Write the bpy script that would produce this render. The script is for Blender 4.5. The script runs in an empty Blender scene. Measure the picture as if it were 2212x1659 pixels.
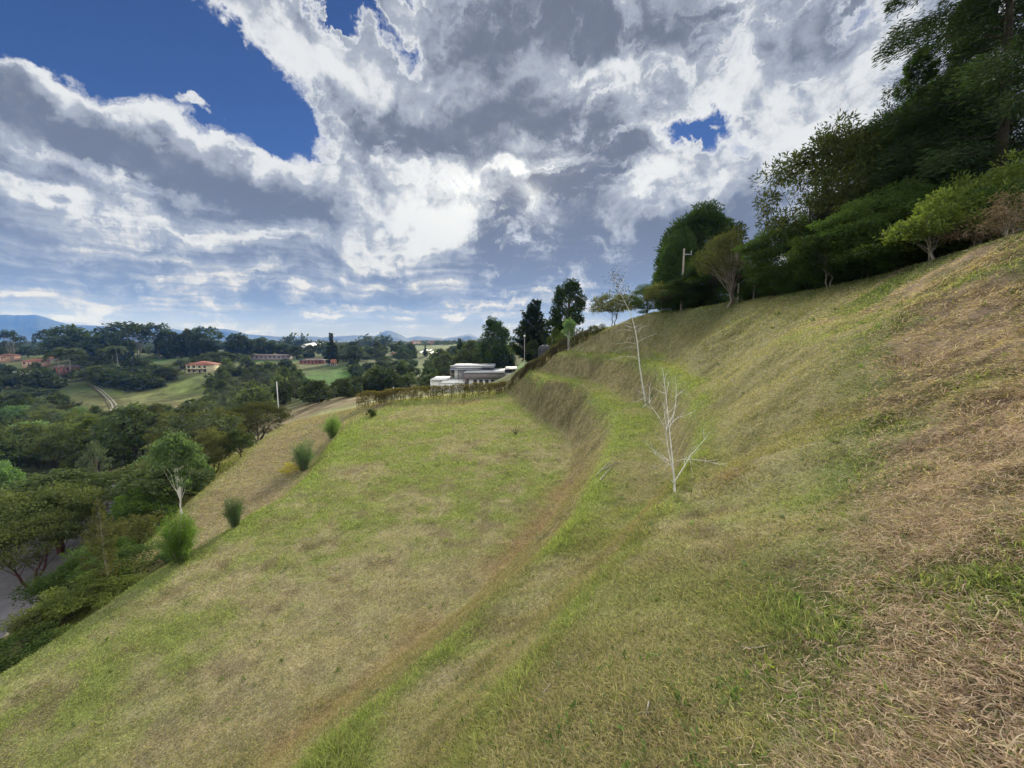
import bpy, math, random
import numpy as np
from mathutils import Vector, geometry
R = math.radians
rng = np.random.default_rng(7)
random.seed(7)
SC = bpy.context.scene
COL = SC.collection

# ------------------------------------------------------------------ camera
PITCH = R(6.5)
FP = 829.5                      # focal length on a 2212 x 1659 frame
cam = bpy.data.cameras.new('camera')
cam.sensor_width = 36.0
cam.lens = FP / 2212 * 36.0
cam.clip_start = 0.05
cam.clip_end = 20000
camo = bpy.data.objects.new('camera', cam)
COL.objects.link(camo)
camo.location = (0, 0, 0)
camo.rotation_euler = (math.pi / 2 - PITCH, 0, 0)
SC.camera = camo
SP, CP = math.sin(PITCH), math.cos(PITCH)

def ray(u, v):
    a, b = u - 1106.0, v - 829.5
    return np.array([a, FP * CP - b * SP, -FP * SP - b * CP])

def at(u, v, y=None, z=None):
    d = ray(u, v)
    k = (y / d[1]) if y is not None else (z / d[2])
    return d * k

# ------------------------------------------------------------------ light
SUN_PX = (1165, 395)
sd = ray(*SUN_PX); sd = sd / np.linalg.norm(sd)
SUN_EL = math.asin(sd[2]); SUN_AZ = math.atan2(sd[0], sd[1])
sun = bpy.data.lights.new('sun', 'SUN')
sun.energy = 5.0
sun.angle = R(11)
sun.color = (1.0, 0.93, 0.82)
suno = bpy.data.objects.new('sun', sun)
COL.objects.link(suno)
suno.rotation_euler = Vector((-sd[0], -sd[1], -sd[2])).to_track_quat('-Z', 'Y').to_euler()

SC.view_settings.view_transform = 'Standard'
SC.view_settings.look = 'None'
SC.view_settings.exposure = 0.5
SC.view_settings.gamma = 1.0
SC.view_settings.use_curve_mapping = False
SC.cycles.max_bounces = 5
SC.cycles.diffuse_bounces = 3
SC.cycles.transmission_bounces = 4
SC.cycles.volume_bounces = 0
SC.cycles.use_denoising = True

# ------------------------------------------------------------------ sky
world = bpy.data.worlds.new('World')
SC.world = world
world.use_nodes = True
NT = world.node_tree
for n in list(NT.nodes): NT.nodes.remove(n)

class G:
    """tiny helper to wire shader nodes"""
    def __init__(s, nt): s.nt = nt
    def n(s, t, **k):
        nd = s.nt.nodes.new(t)
        for a, b in k.items(): setattr(nd, a, b)
        return nd
    def put(s, sock, v):
        if v is None: return
        if hasattr(v, 'links') or isinstance(v, bpy.types.NodeSocket): s.nt.links.new(v, sock)
        else: sock.default_value = v
    def m(s, op, a, b=None, c=None, clamp=False):
        nd = s.n('ShaderNodeMath', operation=op); nd.use_clamp = clamp
        s.put(nd.inputs[0], a); s.put(nd.inputs[1], b)
        if c is not None: s.put(nd.inputs[2], c)
        return nd.outputs[0]
    def v(s, op, a, b=None, out=0, scale=None):
        nd = s.n('ShaderNodeVectorMath', operation=op)
        s.put(nd.inputs[0], a)
        if b is not None: s.put(nd.inputs[1], b)
        if scale is not None: s.put(nd.inputs['Scale'], scale)
        return nd.outputs[out]
    def xyz(s, x, y, z=0.0):
        nd = s.n('ShaderNodeCombineXYZ')
        s.put(nd.inputs[0], x); s.put(nd.inputs[1], y); s.put(nd.inputs[2], z)
        return nd.outputs[0]
    def noise(s, vec, scale, detail=6, rough=0.55, dist=0.0, lac=2.0):
        nd = s.n('ShaderNodeTexNoise')
        s.put(nd.inputs['Vector'], vec)
        nd.inputs['Scale'].default_value = scale; nd.inputs['Detail'].default_value = detail
        nd.inputs['Roughness'].default_value = rough; nd.inputs['Distortion'].default_value = dist
        nd.inputs['Lacunarity'].default_value = lac
        return nd.outputs[0]
    def ss(s, x, a, b, lo=0.0, hi=1.0):
        nd = s.n('ShaderNodeMapRange', interpolation_type='SMOOTHSTEP')
        s.put(nd.inputs[0], x)
        for i, q in enumerate((a, b, lo, hi)): nd.inputs[i + 1].default_value = q
        return nd.outputs[0]
    def mix(s, f, a, b, bt='MIX'):
        nd = s.n('ShaderNodeMix', data_type='RGBA', blend_type=bt)
        s.put(nd.inputs[0], f)
        def c(v): return tuple(v) + (1.0,) if isinstance(v, (tuple, list)) and len(v) == 3 else v
        s.put(nd.inputs[6], c(a)); s.put(nd.inputs[7], c(b))
        return nd.outputs[2]

def azel(u, v):
    d = ray(u, v); d = d / np.linalg.norm(d)
    return np.array([math.atan2(d[0], d[1]), math.asin(d[2])])

g = G(NT)
tc = g.n('ShaderNodeTexCoord')
dirv = g.v('NORMALIZE', tc.outputs['Generated'])
sep = g.n('ShaderNodeSeparateXYZ'); NT.links.new(dirv, sep.inputs[0])
az = g.m('ARCTAN2', sep.outputs[0], sep.outputs[1])
el = g.m('ARCSINE', sep.outputs[2])
ae = g.xyz(az, el, 0.0)
zc = g.m('ADD', g.m('MAXIMUM', sep.outputs[2], 0.0), 0.10)
pl = g.xyz(g.m('DIVIDE', sep.outputs[0], zc), g.m('DIVIDE', sep.outputs[1], zc), 0.0)
# warp of the cloud coordinates so nothing keeps a clean outline
wn = g.n('ShaderNodeTexNoise'); wn.inputs['Scale'].default_value = 3.5; wn.inputs['Detail'].default_value = 7
wn.inputs['Roughness'].default_value = 0.62
NT.links.new(dirv, wn.inputs['Vector'])
warp = g.v('SCALE', g.v('SUBTRACT', wn.outputs[1], (0.5, 0.5, 0.5)), scale=0.32)
aew = g.v('ADD', ae, warp)
plw = g.v('ADD', pl, g.v('SCALE', warp, scale=0.7))
n_pl = g.noise(plw, 1.15, 9, 0.58)                      # streets of cloud seen in perspective
n_fine = g.noise(g.v('ADD', dirv, g.v('SCALE', warp, scale=0.35)), 7.0, 8, 0.56, 0.2)
n_big = g.noise(g.v('ADD', dirv, g.v('SCALE', warp, scale=0.3)), 3.2, 8, 0.58, 0.3)
streakv = g.v('MULTIPLY', g.v('ADD', g.v('ADD', ae, (3.7, 1.31, 0.4)), g.v('SCALE', warp, scale=0.22)), (2.0, 30.0, 1.0))
n_str = g.noise(g.v('ADD', streakv, g.v('SCALE', warp, scale=1.2)), 1.6, 9, 0.6)

def blobsum(blobs, vec):
    acc = None
    for (u, v, ru, rv, rot, w) in blobs:
        c = azel(u, v)
        cr, sr = math.cos(R(rot)), math.sin(R(rot))
        pa = azel(u + ru * cr * 0.25, v + ru * sr * 0.25); pb = azel(u - rv * sr * 0.25, v + rv * cr * 0.25)
        ea = (pa - c) * 4; eb = (pb - c) * 4
        mp = g.n('ShaderNodeMapping', vector_type='TEXTURE')
        mp.inputs['Location'].default_value = (c[0], c[1], 0)
        mp.inputs['Rotation'].default_value = (0, 0, math.atan2(ea[1], ea[0]))
        mp.inputs['Scale'].default_value = (np.hypot(*ea), np.hypot(*eb), 1)
        NT.links.new(vec, mp.inputs['Vector'])
        gr = g.n('ShaderNodeTexGradient', gradient_type='SPHERICAL')
        NT.links.new(mp.outputs[0], gr.inputs[0])
        s = g.ss(gr.outputs['Fac'], 0.0, 0.75)
        acc = g.m('MULTIPLY', s, w) if acc is None else g.m('MULTIPLY_ADD', s, w, acc)
    return acc

# coverage: negative = blue hole, positive = cloud.   (u, v, ru, rv, rotation, weight)
COVER = [
 (120, 50, 480, 185, 12, -1.5), (480, 190, 330, 125, 26, -1.4), (620, 290, 130, 70, 30, -.7), (60, 110, 300, 95, 8, -0.6),
 (860, 95, 95, 45, 25, -0.8), (740, 0, 240, 85, 8, -1.5), (660, 50, 120, 40, 20, -.6),
 (590, 80, 110, 34, 30, 1.4), (670, 122, 130, 42, 28, 1.2), (780, 165, 150, 60, 28, .9), (330, -20, 260, 110, 0, -.9), (500, 120, 160, 60, 28, -.5), (730, 72, 34, 14, 30, 1.3), (845, 30, 70, 36, 35, 1.5),
 (425, 212, 60, 26, 14, 1.25), (490, 18, 40, 12, 20, .6),
 (1500, 285, 130, 52, -12, -1.0), (1470, 310, 34, 14, 20, .6), (1530, 275, 26, 12, -20, .5), (1900, 20, 110, 30, 0, -0.5), (1590, 325, 90, 34, -20, -0.5),
 (0, 300, 360, 120, 14, 0.5), (380, 340, 380, 75, 16, 0.45), (1000, 200, 300, 200, 0, 0.3),
]
# thickness: how dark the belly of the cloud is
THICK = [
 (170, 310, 420, 62, 9, 0.75), (470, 405, 420, 62, 13, 0.8), (640, 470, 160, 36, 12, 0.4), (40, 400, 260, 36, 4, 0.3), (120, 540, 500, 60, 4, 0.3), (500, 560, 260, 26, 8, .3),
 (1010, 80, 160, 90, 20, 0.4), (1250, 80, 330, 110, -2, 0.8), (1560, 80, 260, 90, -10, 0.45), (900, 310, 230, 85, 8, 0.8), (1080, 240, 260, 75, 0, 0.5), (760, 400, 90, 40, 10, .3),
 (1290, 300, 110, 75, 40, 0.75), (1210, 290, 60, 60, 60, .45), (1250, 420, 80, 115, 90, 0.85), (1350, 330, 70, 60, 0, .5),
 (1080, 500, 110, 95, 100, 0.75), (1240, 570, 380, 110, -4, 0.7), (1480, 560, 320, 110, -26, 0.45), (990, 600, 160, 60, 0, .45),
 (1760, 60, 260, 90, -20, 0.25), (1640, 470, 170, 80, -40, 0.25),
 (575, 650, 85, 45, 0, 0.65), (200, 650, 150, 36, 0, 0.25), (1120, 700, 300, 22, 0, 0.45), (760, 560, 200, 30, 8, 0.3), (700, 620, 120, 24, 0, .2),
 (1000, 425, 210, 50, 8, -0.5), (880, 470, 240, 50, 12, -0.55), (935, 560, 80, 110, 0, -0.6), (830, 520, 160, 60, 10, -.3), (1150, 385, 60, 40, 0, -0.9), (1110, 375, 110, 30, -18, -0.7), (1170, 300, 34, 50, 70, -.6),
 (640, 350, 250, 44, 24, -0.7), (300, 240, 460, 44, 16, -0.75), (1400, 400, 120, 50, -30, -0.6), (1500, 420, 150, 50, -34, -0.5), (1500, 250, 220, 60, -30, -0.45), (1780, 260, 240, 180, -60, -0.7), (1700, 330, 160, 120, -50, -.3), (1270, 170, 120, 26, -10, -.6), (1330, 30, 60, 70, 60, -.5), (1450, 60, 60, 30, 30, -.45),
 (1130, 655, 230, 14, -3, -.6), (980, 675, 60, 13, -14, -.6), (1320, 640, 90, 34, -20, -0.4), (380, 415, 440, 22, 9, -0.6), (190, 450, 330, 30, 5, -0.55), (560, 520, 320, 22, 8, -.6),
 (620, 120, 240, 60, 30, -0.6), (780, 180, 220, 70, 24, -.5), (450, 600, 420, 14, 3, -.35), (760, 660, 260, 14, 3, -.4), (330, 660, 200, 12, 0, -.35), (60, 630, 110, 16, 0, -.4), (980, 520, 60, 50, 0, -.35),
]
GLOW = [(1150, 395, 520, 330, 0, 0.16), (1120, 395, 210, 90, -8, 0.5), (980, 435, 300, 110, 10, 0.12), (1162, 392, 46, 36, 0, 1.0), (1150, 430, 26, 50, 0, .8)]
cov = blobsum(COVER, aew)
thk = blobsum(THICK, aew)
glw = blobsum(GLOW, ae)
lowf = g.ss(el, 0.0, 0.38, 1.0, 0.0)                    # how near the horizon
nmix = g.m('ADD', g.m('MULTIPLY', n_pl, 0.40), g.m('ADD', g.m('MULTIPLY', n_fine, 0.5), g.m('MULTIPLY', n_big, 0.30)))
n_wisp = g.noise(g.v('ADD', g.v('MULTIPLY', aew, (14.0, 26.0, 1.0)), g.v('SCALE', warp, scale=4.0)), 1.0, 7, 0.65, 0.4)
dens = g.m('ADD', g.m('MULTIPLY', g.m('SUBTRACT', nmix, 0.6), 3.0), g.m('ADD', cov, 0.95))
dens = g.m('ADD', dens, g.m('MULTIPLY', g.m('SUBTRACT', n_wisp, 0.5), 2.0))
mask = g.ss(dens, -0.12, 0.60)
wis = g.m('ADD', g.m('MULTIPLY', g.m('SUBTRACT', n_str, 0.5), g.m('MULTIPLY', lowf, 4.2)), g.m('MULTIPLY', g.m('SUBTRACT', n_pl, 0.5), 0.9))
tex = g.m('ADD', wis, g.m('MULTIPLY', g.m('SUBTRACT', n_fine, 0.5), 1.6))
tex = g.m('ADD', tex, g.m('MULTIPLY', g.m('SUBTRACT', n_big, 0.5), 1.0))
tosun = g.v('SCALE', g.v('SUBTRACT', tuple(float(q) for q in sd), dirv), scale=0.045)
n_off = g.noise(g.v('ADD', g.v('ADD', dirv, tosun), g.v('SCALE', warp, scale=0.35)), 7.0, 8, 0.56, 0.2)
emb = g.m('SUBTRACT', n_off, n_fine)
tex = g.m('ADD', tex, g.m('MULTIPLY', emb, 4.2))
tex = g.m('ADD', tex, g.m('MULTIPLY', g.m('SUBTRACT', n_wisp, 0.5), 0.9))
thin_edge = g.ss(dens, 0.05, 1.0)
tt = g.m('ADD', g.m('ADD', g.m('MULTIPLY', g.m('MAXIMUM', g.m('MINIMUM', thk, 0.9), -0.9), 1.25), g.m('MULTIPLY_ADD', lowf, 0.10, 1.24)), g.m('MULTIPLY', tex, 1.3))
tt = g.m('MULTIPLY', g.m('MAXIMUM', tt, 0.0), thin_edge)
dark = g.ss(tt, 0.0, 2.5)
# colours (linear)
ccol = g.mix(g.ss(dark, 0.0, 0.40), (0.80, 0.82, 0.84), (0.40, 0.44, 0.51))
ccol = g.mix(g.ss(dark, 0.33, 1.0), ccol, (0.165, 0.185, 0.225))
warmf = g.m('MULTIPLY', g.ss(el, 0.0, 0.26, 1.0, 0.0), g.m('SUBTRACT', 1.0, dark))
ccol = g.mix(g.m('MULTIPLY', warmf, 0.5), ccol, (0.88, 0.79, 0.60))
bluelow = g.m('MULTIPLY', g.ss(el, 0.0, 0.30, 1.0, 0.0), g.ss(dark, 0.1, .7))
ccol = g.mix(g.m('MULTIPLY', bluelow, 0.7), ccol, (0.27, 0.35, 0.48))
hz = g.ss(el, 0.0, 0.09, 1.0, 0.0)
ccol = g.mix(g.m('MULTIPLY', hz, 0.55), ccol, (0.80, 0.78, 0.72))
gl = g.m('MULTIPLY', glw, g.m('SUBTRACT', 1.0, g.m('MULTIPLY', dark, 0.9)))
ccol = g.mix(1.0, ccol, g.mix(g.m('MINIMUM', gl, 1.0), (0, 0, 0), (0.42, 0.40, 0.34)), 'ADD')
# unseen clouds behind the camera and overhead, brightened to add fill light
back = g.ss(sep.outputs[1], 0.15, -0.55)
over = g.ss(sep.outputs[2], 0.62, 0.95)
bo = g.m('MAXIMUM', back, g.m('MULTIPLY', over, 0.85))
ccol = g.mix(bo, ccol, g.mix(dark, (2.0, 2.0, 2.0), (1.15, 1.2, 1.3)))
sky = g.n('ShaderNodeTexSky', sky_type='NISHITA')
sky.sun_disc = False
sky.sun_elevation = SUN_EL
sky.sun_rotation = SUN_AZ
sky.altitude = 2100
sky.air_density = 1.0; sky.dust_density = 0.3; sky.ozone_density = 3.0
skc = g.mix(1.0, sky.outputs[0], (0.038, 0.047, 0.070), 'MULTIPLY')
# nishita is bright around the sun: let it keep its blue
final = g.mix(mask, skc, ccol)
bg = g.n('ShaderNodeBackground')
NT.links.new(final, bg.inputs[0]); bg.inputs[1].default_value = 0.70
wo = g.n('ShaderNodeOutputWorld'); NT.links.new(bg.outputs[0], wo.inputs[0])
world.cycles.sampling_method = 'MANUAL'
world.cycles.sample_map_resolution = 512
#@@SKYEND

# ------------------------------------------------------------------ mesh helpers
def tag(o, label=None, cat=None, group=None, kind=None):
    if label: o['label'] = label
    if cat: o['category'] = cat
    if group: o['group'] = group
    if kind: o['kind'] = kind
    return o

def raw_mesh(name, V, F, mats, mi=None, attrs=None, smooth=False, cols=None):
    """V (n,3); F list of (k,m) index arrays (tris and quads)"""
    me = bpy.data.meshes.new(name)
    V = np.asarray(V, np.float32)
    me.vertices.add(len(V)); me.vertices.foreach_set('co', V.ravel())
    F = [np.asarray(f, np.int32) for f in F if len(f)]
    nl = sum(f.size for f in F); nf = sum(len(f) for f in F)
    me.loops.add(nl); me.polygons.add(nf)
    me.loops.foreach_set('vertex_index', np.concatenate([f.ravel() for f in F]))
    tot = np.concatenate([np.full(len(f), f.shape[1], np.int32) for f in F])
    st = np.concatenate([[0], np.cumsum(tot)[:-1]]).astype(np.int32)
    me.polygons.foreach_set('loop_start', st)
    if mi is not None: me.polygons.foreach_set('material_index', np.asarray(mi, np.int32))
    for m in (mats if isinstance(mats, (list, tuple)) else [mats]): me.materials.append(m)
    if smooth: me.polygons.foreach_set('use_smooth', np.ones(nf, bool))
    if cols is not None:
        a = me.color_attributes.new('Col', 'FLOAT_COLOR', 'POINT')
        c = np.ones((len(V), 4), np.float32); c[:, :3] = cols
        a.data.foreach_set('color', c.ravel())
    if attrs:
        for k, arr in attrs.items():
            a = me.attributes.new(k, 'FLOAT', 'POINT'); a.data.foreach_set('value', np.asarray(arr, np.float32))
    me.update(calc_edges=True)
    return me

def link(name, me, parent=None):
    o = bpy.data.objects.new(name, me); COL.objects.link(o)
    if parent is not None: o.parent = parent
    return o

def empty(name, loc=(0, 0, 0), rz=0.0):
    o = bpy.data.objects.new(name, None); COL.objects.link(o)
    o.location = [float(q) for q in loc]; o.rotation_euler = (0, 0, rz)
    return o

class MB:
    """collects boxes, tubes and loose faces, then links them as one mesh"""
    def __init__(s): s.V = []; s.T = []; s.Q = []; s.n = 0; s.a = []
    def add(s, V, T=None, Q=None, a=0.5):
        V = np.asarray(V, float)
        if T is not None and len(T): s.T.append(np.asarray(T) + s.n)
        if Q is not None and len(Q): s.Q.append(np.asarray(Q) + s.n)
        s.V.append(V); s.n += len(V)
        s.a.append(np.full(len(V), a) if np.isscalar(a) else np.asarray(a))
    def box(s, x0, x1, y0, y1, z0, z1):
        V = [(x, y, z) for z in (z0, z1) for y in (y0, y1) for x in (x0, x1)]
        s.add(V, Q=[(0, 2, 3, 1), (4, 5, 7, 6), (0, 1, 5, 4), (2, 6, 7, 3), (0, 4, 6, 2), (1, 3, 7, 5)])
    def tube(s, P, r, n=6, cap=False):
        P = np.asarray(P, float); m = len(P); r = np.broadcast_to(r, m)
        T = np.gradient(P, axis=0); T /= np.linalg.norm(T, axis=1)[:, None] + 1e-9
        ref = np.array([0.31, 0.95, 0.02]) if abs(T[:, 2]).mean() > 0.6 else np.array([0.05, 0.02, 1.0])
        A = np.cross(T, ref); A /= np.linalg.norm(A, axis=1)[:, None] + 1e-9
        B = np.cross(T, A)
        th = np.linspace(0, 2 * np.pi, n, endpoint=False)
        V = P[:, None] + r[:, None, None] * (A[:, None] * np.cos(th)[None, :, None] + B[:, None] * np.sin(th)[None, :, None])
        i = np.arange(m - 1)[:, None] * n; j = np.arange(n)[None]; k = (j + 1) % n
        Q = np.stack([i + j, i + k, i + n + k, i + n + j], -1).reshape(-1, 4)
        T_ = []
        if cap:
            T_ = [((m - 1) * n, (m - 1) * n + a, (m - 1) * n + a + 1) for a in range(1, n - 1)]
        s.add(V.reshape(-1, 3), Q=Q, T=T_)
    def mesh(s, name, mat, smooth=False):
        V = np.concatenate(s.V)
        F = []
        if s.T: F.append(np.concatenate(s.T))
        if s.Q: F.append(np.concatenate(s.Q))
        return raw_mesh(name, V, F, mat, smooth=smooth, attrs={'v': np.concatenate(s.a)})
    def build(s, name, mat, parent=None, smooth=False):
        return link(name, s.mesh(name, mat, smooth), parent)

# value noise
_tab = rng.random((256, 256)).astype(np.float32)
def vnoise(x, y):
    xi = np.floor(x).astype(int); yi = np.floor(y).astype(int)
    fx = x - xi; fy = y - yi; fx = fx * fx * (3 - 2 * fx); fy = fy * fy * (3 - 2 * fy)
    a = _tab[xi & 255, yi & 255]; b = _tab[(xi + 1) & 255, yi & 255]
    c = _tab[xi & 255, (yi + 1) & 255]; d = _tab[(xi + 1) & 255, (yi + 1) & 255]
    return (a * (1 - fx) + b * fx) * (1 - fy) + (c * (1 - fx) + d * fx) * fy
def fbm(x, y, s=1.0, o=4, seed=0.0):
    r = 0; amp = 1.0; t = 0
    c, sn = math.cos(0.6), math.sin(0.6)
    x = x / s + seed * 17.3 + 31.7; y = y / s - seed * 9.1 + 57.1
    for _ in range(o):
        r = r + amp * vnoise(x, y); t += amp; amp *= 0.5
        x, y = (x * c - y * sn) * 2.03, (x * sn + y * c) * 2.03
    return r / t
def sstep(x, a, b):
    t = np.clip((x - a) / (b - a), 0, 1); return t * t * (3 - 2 * t)
def dist_poly(X, Y, P):
    P = np.asarray(P)[:, :2]; best = np.full(X.shape, 1e9)
    for a, b in zip(P[:-1], P[1:]):
        d = b - a; L = (d ** 2).sum() + 1e-9
        t = np.clip(((X - a[0]) * d[0] + (Y - a[1]) * d[1]) / L, 0, 1)
        best = np.minimum(best, np.hypot(X - a[0] - t * d[0], Y - a[1] - t * d[1]))
    return best

# ------------------------------------------------------------------ terrain
ZP = -7.6
def zl(pts, z):
    z = z if callable(z) else (lambda u, v, q=z: q)
    return [at(u, v, z=z(u, v)) for u, v in pts]
def lipB_z(u, v): return float(np.interp(v, [762, 769, 777, 795, 811, 829, 851, 960, 1054, 1300, 1480], [-1.59, -1.60, -1.68, -1.78, -1.88, -1.96, -2.06, -2.4, -2.65, -2.9, -3.02]))

L1 = zl([(779, 889), (760, 902), (745, 915), (728, 950), (705, 985), (665, 1030), (620, 1068), (553, 1101), (487, 1146), (437, 1174), (357, 1219), (300, 1254), (250, 1291), (175, 1341), (125, 1374), (82, 1406), (0, 1455)], ZP)
L1 += [np.array([-11.7, 4, ZP]), np.array([-11.6, -20, ZP])]
TR = [p + np.array([-1.35, -0.25, 0]) for p in L1]          # toe of the lip slope, on the track
for i, p in enumerate(TR): p[2] = -9.0 if i > 3 else [-7.9, -8.3, -8.6, -8.9][i]
L2 = zl([(681, 900.6), (626, 913), (596, 927), (579, 942), (546, 967), (515, 1001), (475, 1029), (425, 1076), (392, 1111), (325, 1168), (287, 1198), (250, 1218), (205, 1258)], -9.3)
L2 += [np.array([-15.9, 9, -9.4]), np.array([-15.6, -20, -9.4])]
L3 = [p + np.array([-2.6, 1.0 if i < 6 else 0.3, -1.9]) for i, p in enumerate(L2)]
PF = zl([(779, 880), (858, 865), (899, 864), (999, 859), (1061, 852.5), (1094, 846)], ZP)   # foot of the hedge
LA = zl([(1139, 804), (1174, 820), (1219, 820), (1247, 829), (1272, 842), (1300, 870), (1319, 889), (1331, 911), (1328, 939), (1316, 970), (1288, 1023), (1256, 1098), (1191, 1178), (1136, 1233), (1106, 1258), (1000, 1356), (925, 1421), (850, 1486), (750, 1571), (690, 1621)],
        lambda u, v: float(np.interp(v, [804, 900, 1300, 1621], [-4.15, -4.3, -4.4, -4.6])))
LA += [np.array([-3.1, 1.5, -4.6]), np.array([-4.0, -20, -4.6])]
TOE = zl([(1100, 849), (1124, 872), (1174, 912), (1210, 930), (1228, 945), (1238, 976), (1226, 1058), (1201, 1108), (1151, 1178)], ZP)
TOE += [np.array([-0.95, 10.8, ZP]), np.array([-2.9, 8.2, ZP]), np.array([-4.9, 5.4, ZP]), np.array([-6.4, 2.5, ZP]), np.array([-7.2, -20, ZP])]
LB = zl([(1204, 762), (1274, 766), (1324, 769), (1374, 777), (1425, 795), (1460, 811), (1481, 829), (1497, 851), (1506, 876), (1511, 914), (1503, 961), (1485, 1001), (1458, 1056), (1406, 1123), (1346, 1193), (1296, 1243), (1246, 1293), (1196, 1373), (1106, 1478)], lipB_z)
LB += [np.array([-0.75, 1.9, -3.1]), np.array([-1.6, 0.0, -3.1]), np.array([-2.3, -20, -3.1])]
IA = zl([(1149, 795), (1199, 810), (1261, 816), (1299, 830), (1335, 851), (1366, 861), (1403, 879), (1428, 914), (1440, 950)], lambda u, v: float(np.interp(v, [795, 900], [-3.95, -4.15])))
IAn = [np.array([4.2, 9.6, -4.15])]
for p in LB[12:19]: IAn.append(p + np.array([-0.95, 0.75, 0]) * (1.0)); IAn[-1][2] = -4.2
IA += IAn + [np.array([-1.9, 2.3, -4.3]), np.array([-2.7, 0, -4.3]), np.array([-3.3, -20, -4.3])]
IB = zl([(1224, 757.5), (1349, 765), (1385, 770), (1447, 782), (1485, 795), (1516, 820), (1538, 851), (1547, 882), (1550, 914), (1546, 961)], lambda u, v: float(np.interp(v, [757.5, 765, 770, 782, 795, 820, 851, 882, 961], [-1.38, -1.46, -1.52, -1.62, -1.70, -1.82, -1.94, -2.03, -2.25])))
IB += [np.array([3.9, 6.9, -2.4]), np.array([3.1, 5.6, -2.45])]
CR_ = [(1209, 752, 54), (1274, 730, 50), (1309, 710, 47), (1361, 689, 44), (1396, 678, 41), (1451, 676, 37.5), (1496, 668, 34), (1583, 657, 28.5), (1633, 647, 24.5), (1696, 637, 21), (1733, 634, 19.5), (1796, 619, 17.5), (1849, 612, 16), (1950, 583, 13.6), (2020, 560, 12), (2123, 529, 10.4), (2212, 502, 9.3)]
CR = [at(u, v, y=y) for u, v, y in CR_] + [np.array([13.6, 6, 2.6]), np.array([14.2, -20, 2.4])]
CRB = [p + np.array([2.2, 1.8, 0.35]) for p in CR[2:]]
CRC = [p + np.array([9, 9, 1.9]) for p in CR[5:-1]]
ROADR = [at(130, 1255, z=-14.5), at(10, 1385, z=-14.5)]
rd = ROADR[0] - ROADR[1]; rd = rd / np.linalg.norm(rd)
ROADK = [ROADR[1] - rd * 34, ROADR[1] - rd * 14, ROADR[1], ROADR[0], ROADR[0] + rd * 12 + np.array([0.8, 0, 0]), ROADR[0] + rd * 26 + np.array([3.4, 1, -1.0])]
rn = np.array([-rd[1], rd[0], 0]) * 6.5
ROADL = [p + rn for p in ROADK]

lines = [L1, TR, L2, L3, PF, LA, TOE, LB, IA, IB, CR, CRB, CRC, ROADK, ROADL]
free = [at(2212, 1659, z=-1.52), at(1600, 1600, z=-1.95), at(1300, 1500, z=-2.4), at(1106, 1659, z=-2.55), at(1700, 1200, z=-1.9), at(1600, 1000, z=-2.05),
        at(1800, 900, z=-1.3), at(1800, 750, y=9), at(1650, 750, y=13), at(1500, 740, y=22), at(1400, 728, y=34), at(2000, 700, y=8), at(2000, 1000, z=-1.35),
        at(1950, 640, y=11), at(2130, 600, y=8.4), at(1750, 690, y=15), at(2212, 1000, y=3.2), at(2212, 700, y=6.2), at(1600, 720, y=20),
        np.array([0, 0, -1.62]), np.array([1.2, -1.5, -1.25]), np.array([5, -6, 0]), np.array([9, -14, 1.2]), np.array([5, 1.2, -.35])]
def Gp(u, v, y, dz=0.0):
    p = at(u, v, y=y); p[2] += dz; return p
free += [Gp(430, 806, 230), Gp(300, 824, 215), Gp(230, 850, 190), Gp(240, 880, 165), Gp(350, 862, 190), Gp(300, 884, 150), Gp(100, 852, 190), Gp(0, 850, 180),
 Gp(0, 805, 260), Gp(150, 797, 260), Gp(0, 772, 330), Gp(250, 782, 300), Gp(270, 766, 340), Gp(600, 777, 330), Gp(680, 789, 300), Gp(720, 791, 290), Gp(720, 832, 200),
 Gp(700, 850, 125), Gp(640, 872, 105), Gp(620, 890, 88), Gp(700, 884, 72), Gp(780, 868, 74), Gp(760, 852, 98), Gp(840, 852, 80, -.5), Gp(820, 840, 118), Gp(850, 802, 220), Gp(900, 792, 260), Gp(950, 777, 350), Gp(870, 762, 450),
 Gp(700, 754, 600), Gp(550, 754, 600), Gp(100, 752, 620), Gp(900, 750, 800), Gp(930, 741, 1100), Gp(1000, 745, 620), Gp(1000, 796, 170), Gp(640, 741, 1100), Gp(300, 741, 1100), Gp(540, 905, 70, -4), Gp(520, 860, 120, -4),
 Gp(100, 1000, 75, -5), Gp(0, 1060, 55, -3), Gp(200, 950, 95, -7), Gp(300, 925, 115, -7), Gp(100, 905, 130, -7), Gp(400, 890, 125, -6), Gp(350, 985, 66, -4), Gp(220, 1026, 50), Gp(300, 1006, 55), Gp(440, 960, 70, -5),
 Gp(0, 930, 110, -6), Gp(1060, 846, 92), Gp(1180, 742, 84), Gp(1233, 727, 74), Gp(1150, 742, 110), Gp(1260, 722, 120), Gp(1300, 700, 90), Gp(1040, 845, 88), Gp(1040, 842, 112), Gp(930, 848, 88), Gp(930, 842, 112), Gp(1112, 843, 90), Gp(1112, 838, 106), Gp(1122, 790, 119), Gp(1085, 838, 116),
 np.array([34, 46, 5.0]), np.array([44, 10, 5.0]), np.array([30, -20, 3.5]), np.array([60, 80, 4.5]), np.array([120, 30, 6]), np.array([-60, -30, -17]), np.array([-60, 15, -20]), np.array([-110, 20, -24]), np.array([-200, 60, -22]), np.array([-400, 150, -16]),
 np.array([100, 200, 0]), np.array([250, 300, -2]), np.array([60, 400, -6])]
for x in (-2600, -1500, -700, 0, 700, 1500, 2600):
    for y in (-400, 1700, 2600):
        free.append(np.array([x, y, -12.0 + (4 if y < 0 else 0)]))
free += [np.array([-2600, 600, -8.]), np.array([2600, 600, -8.])]
pts = []; edges = []
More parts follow.
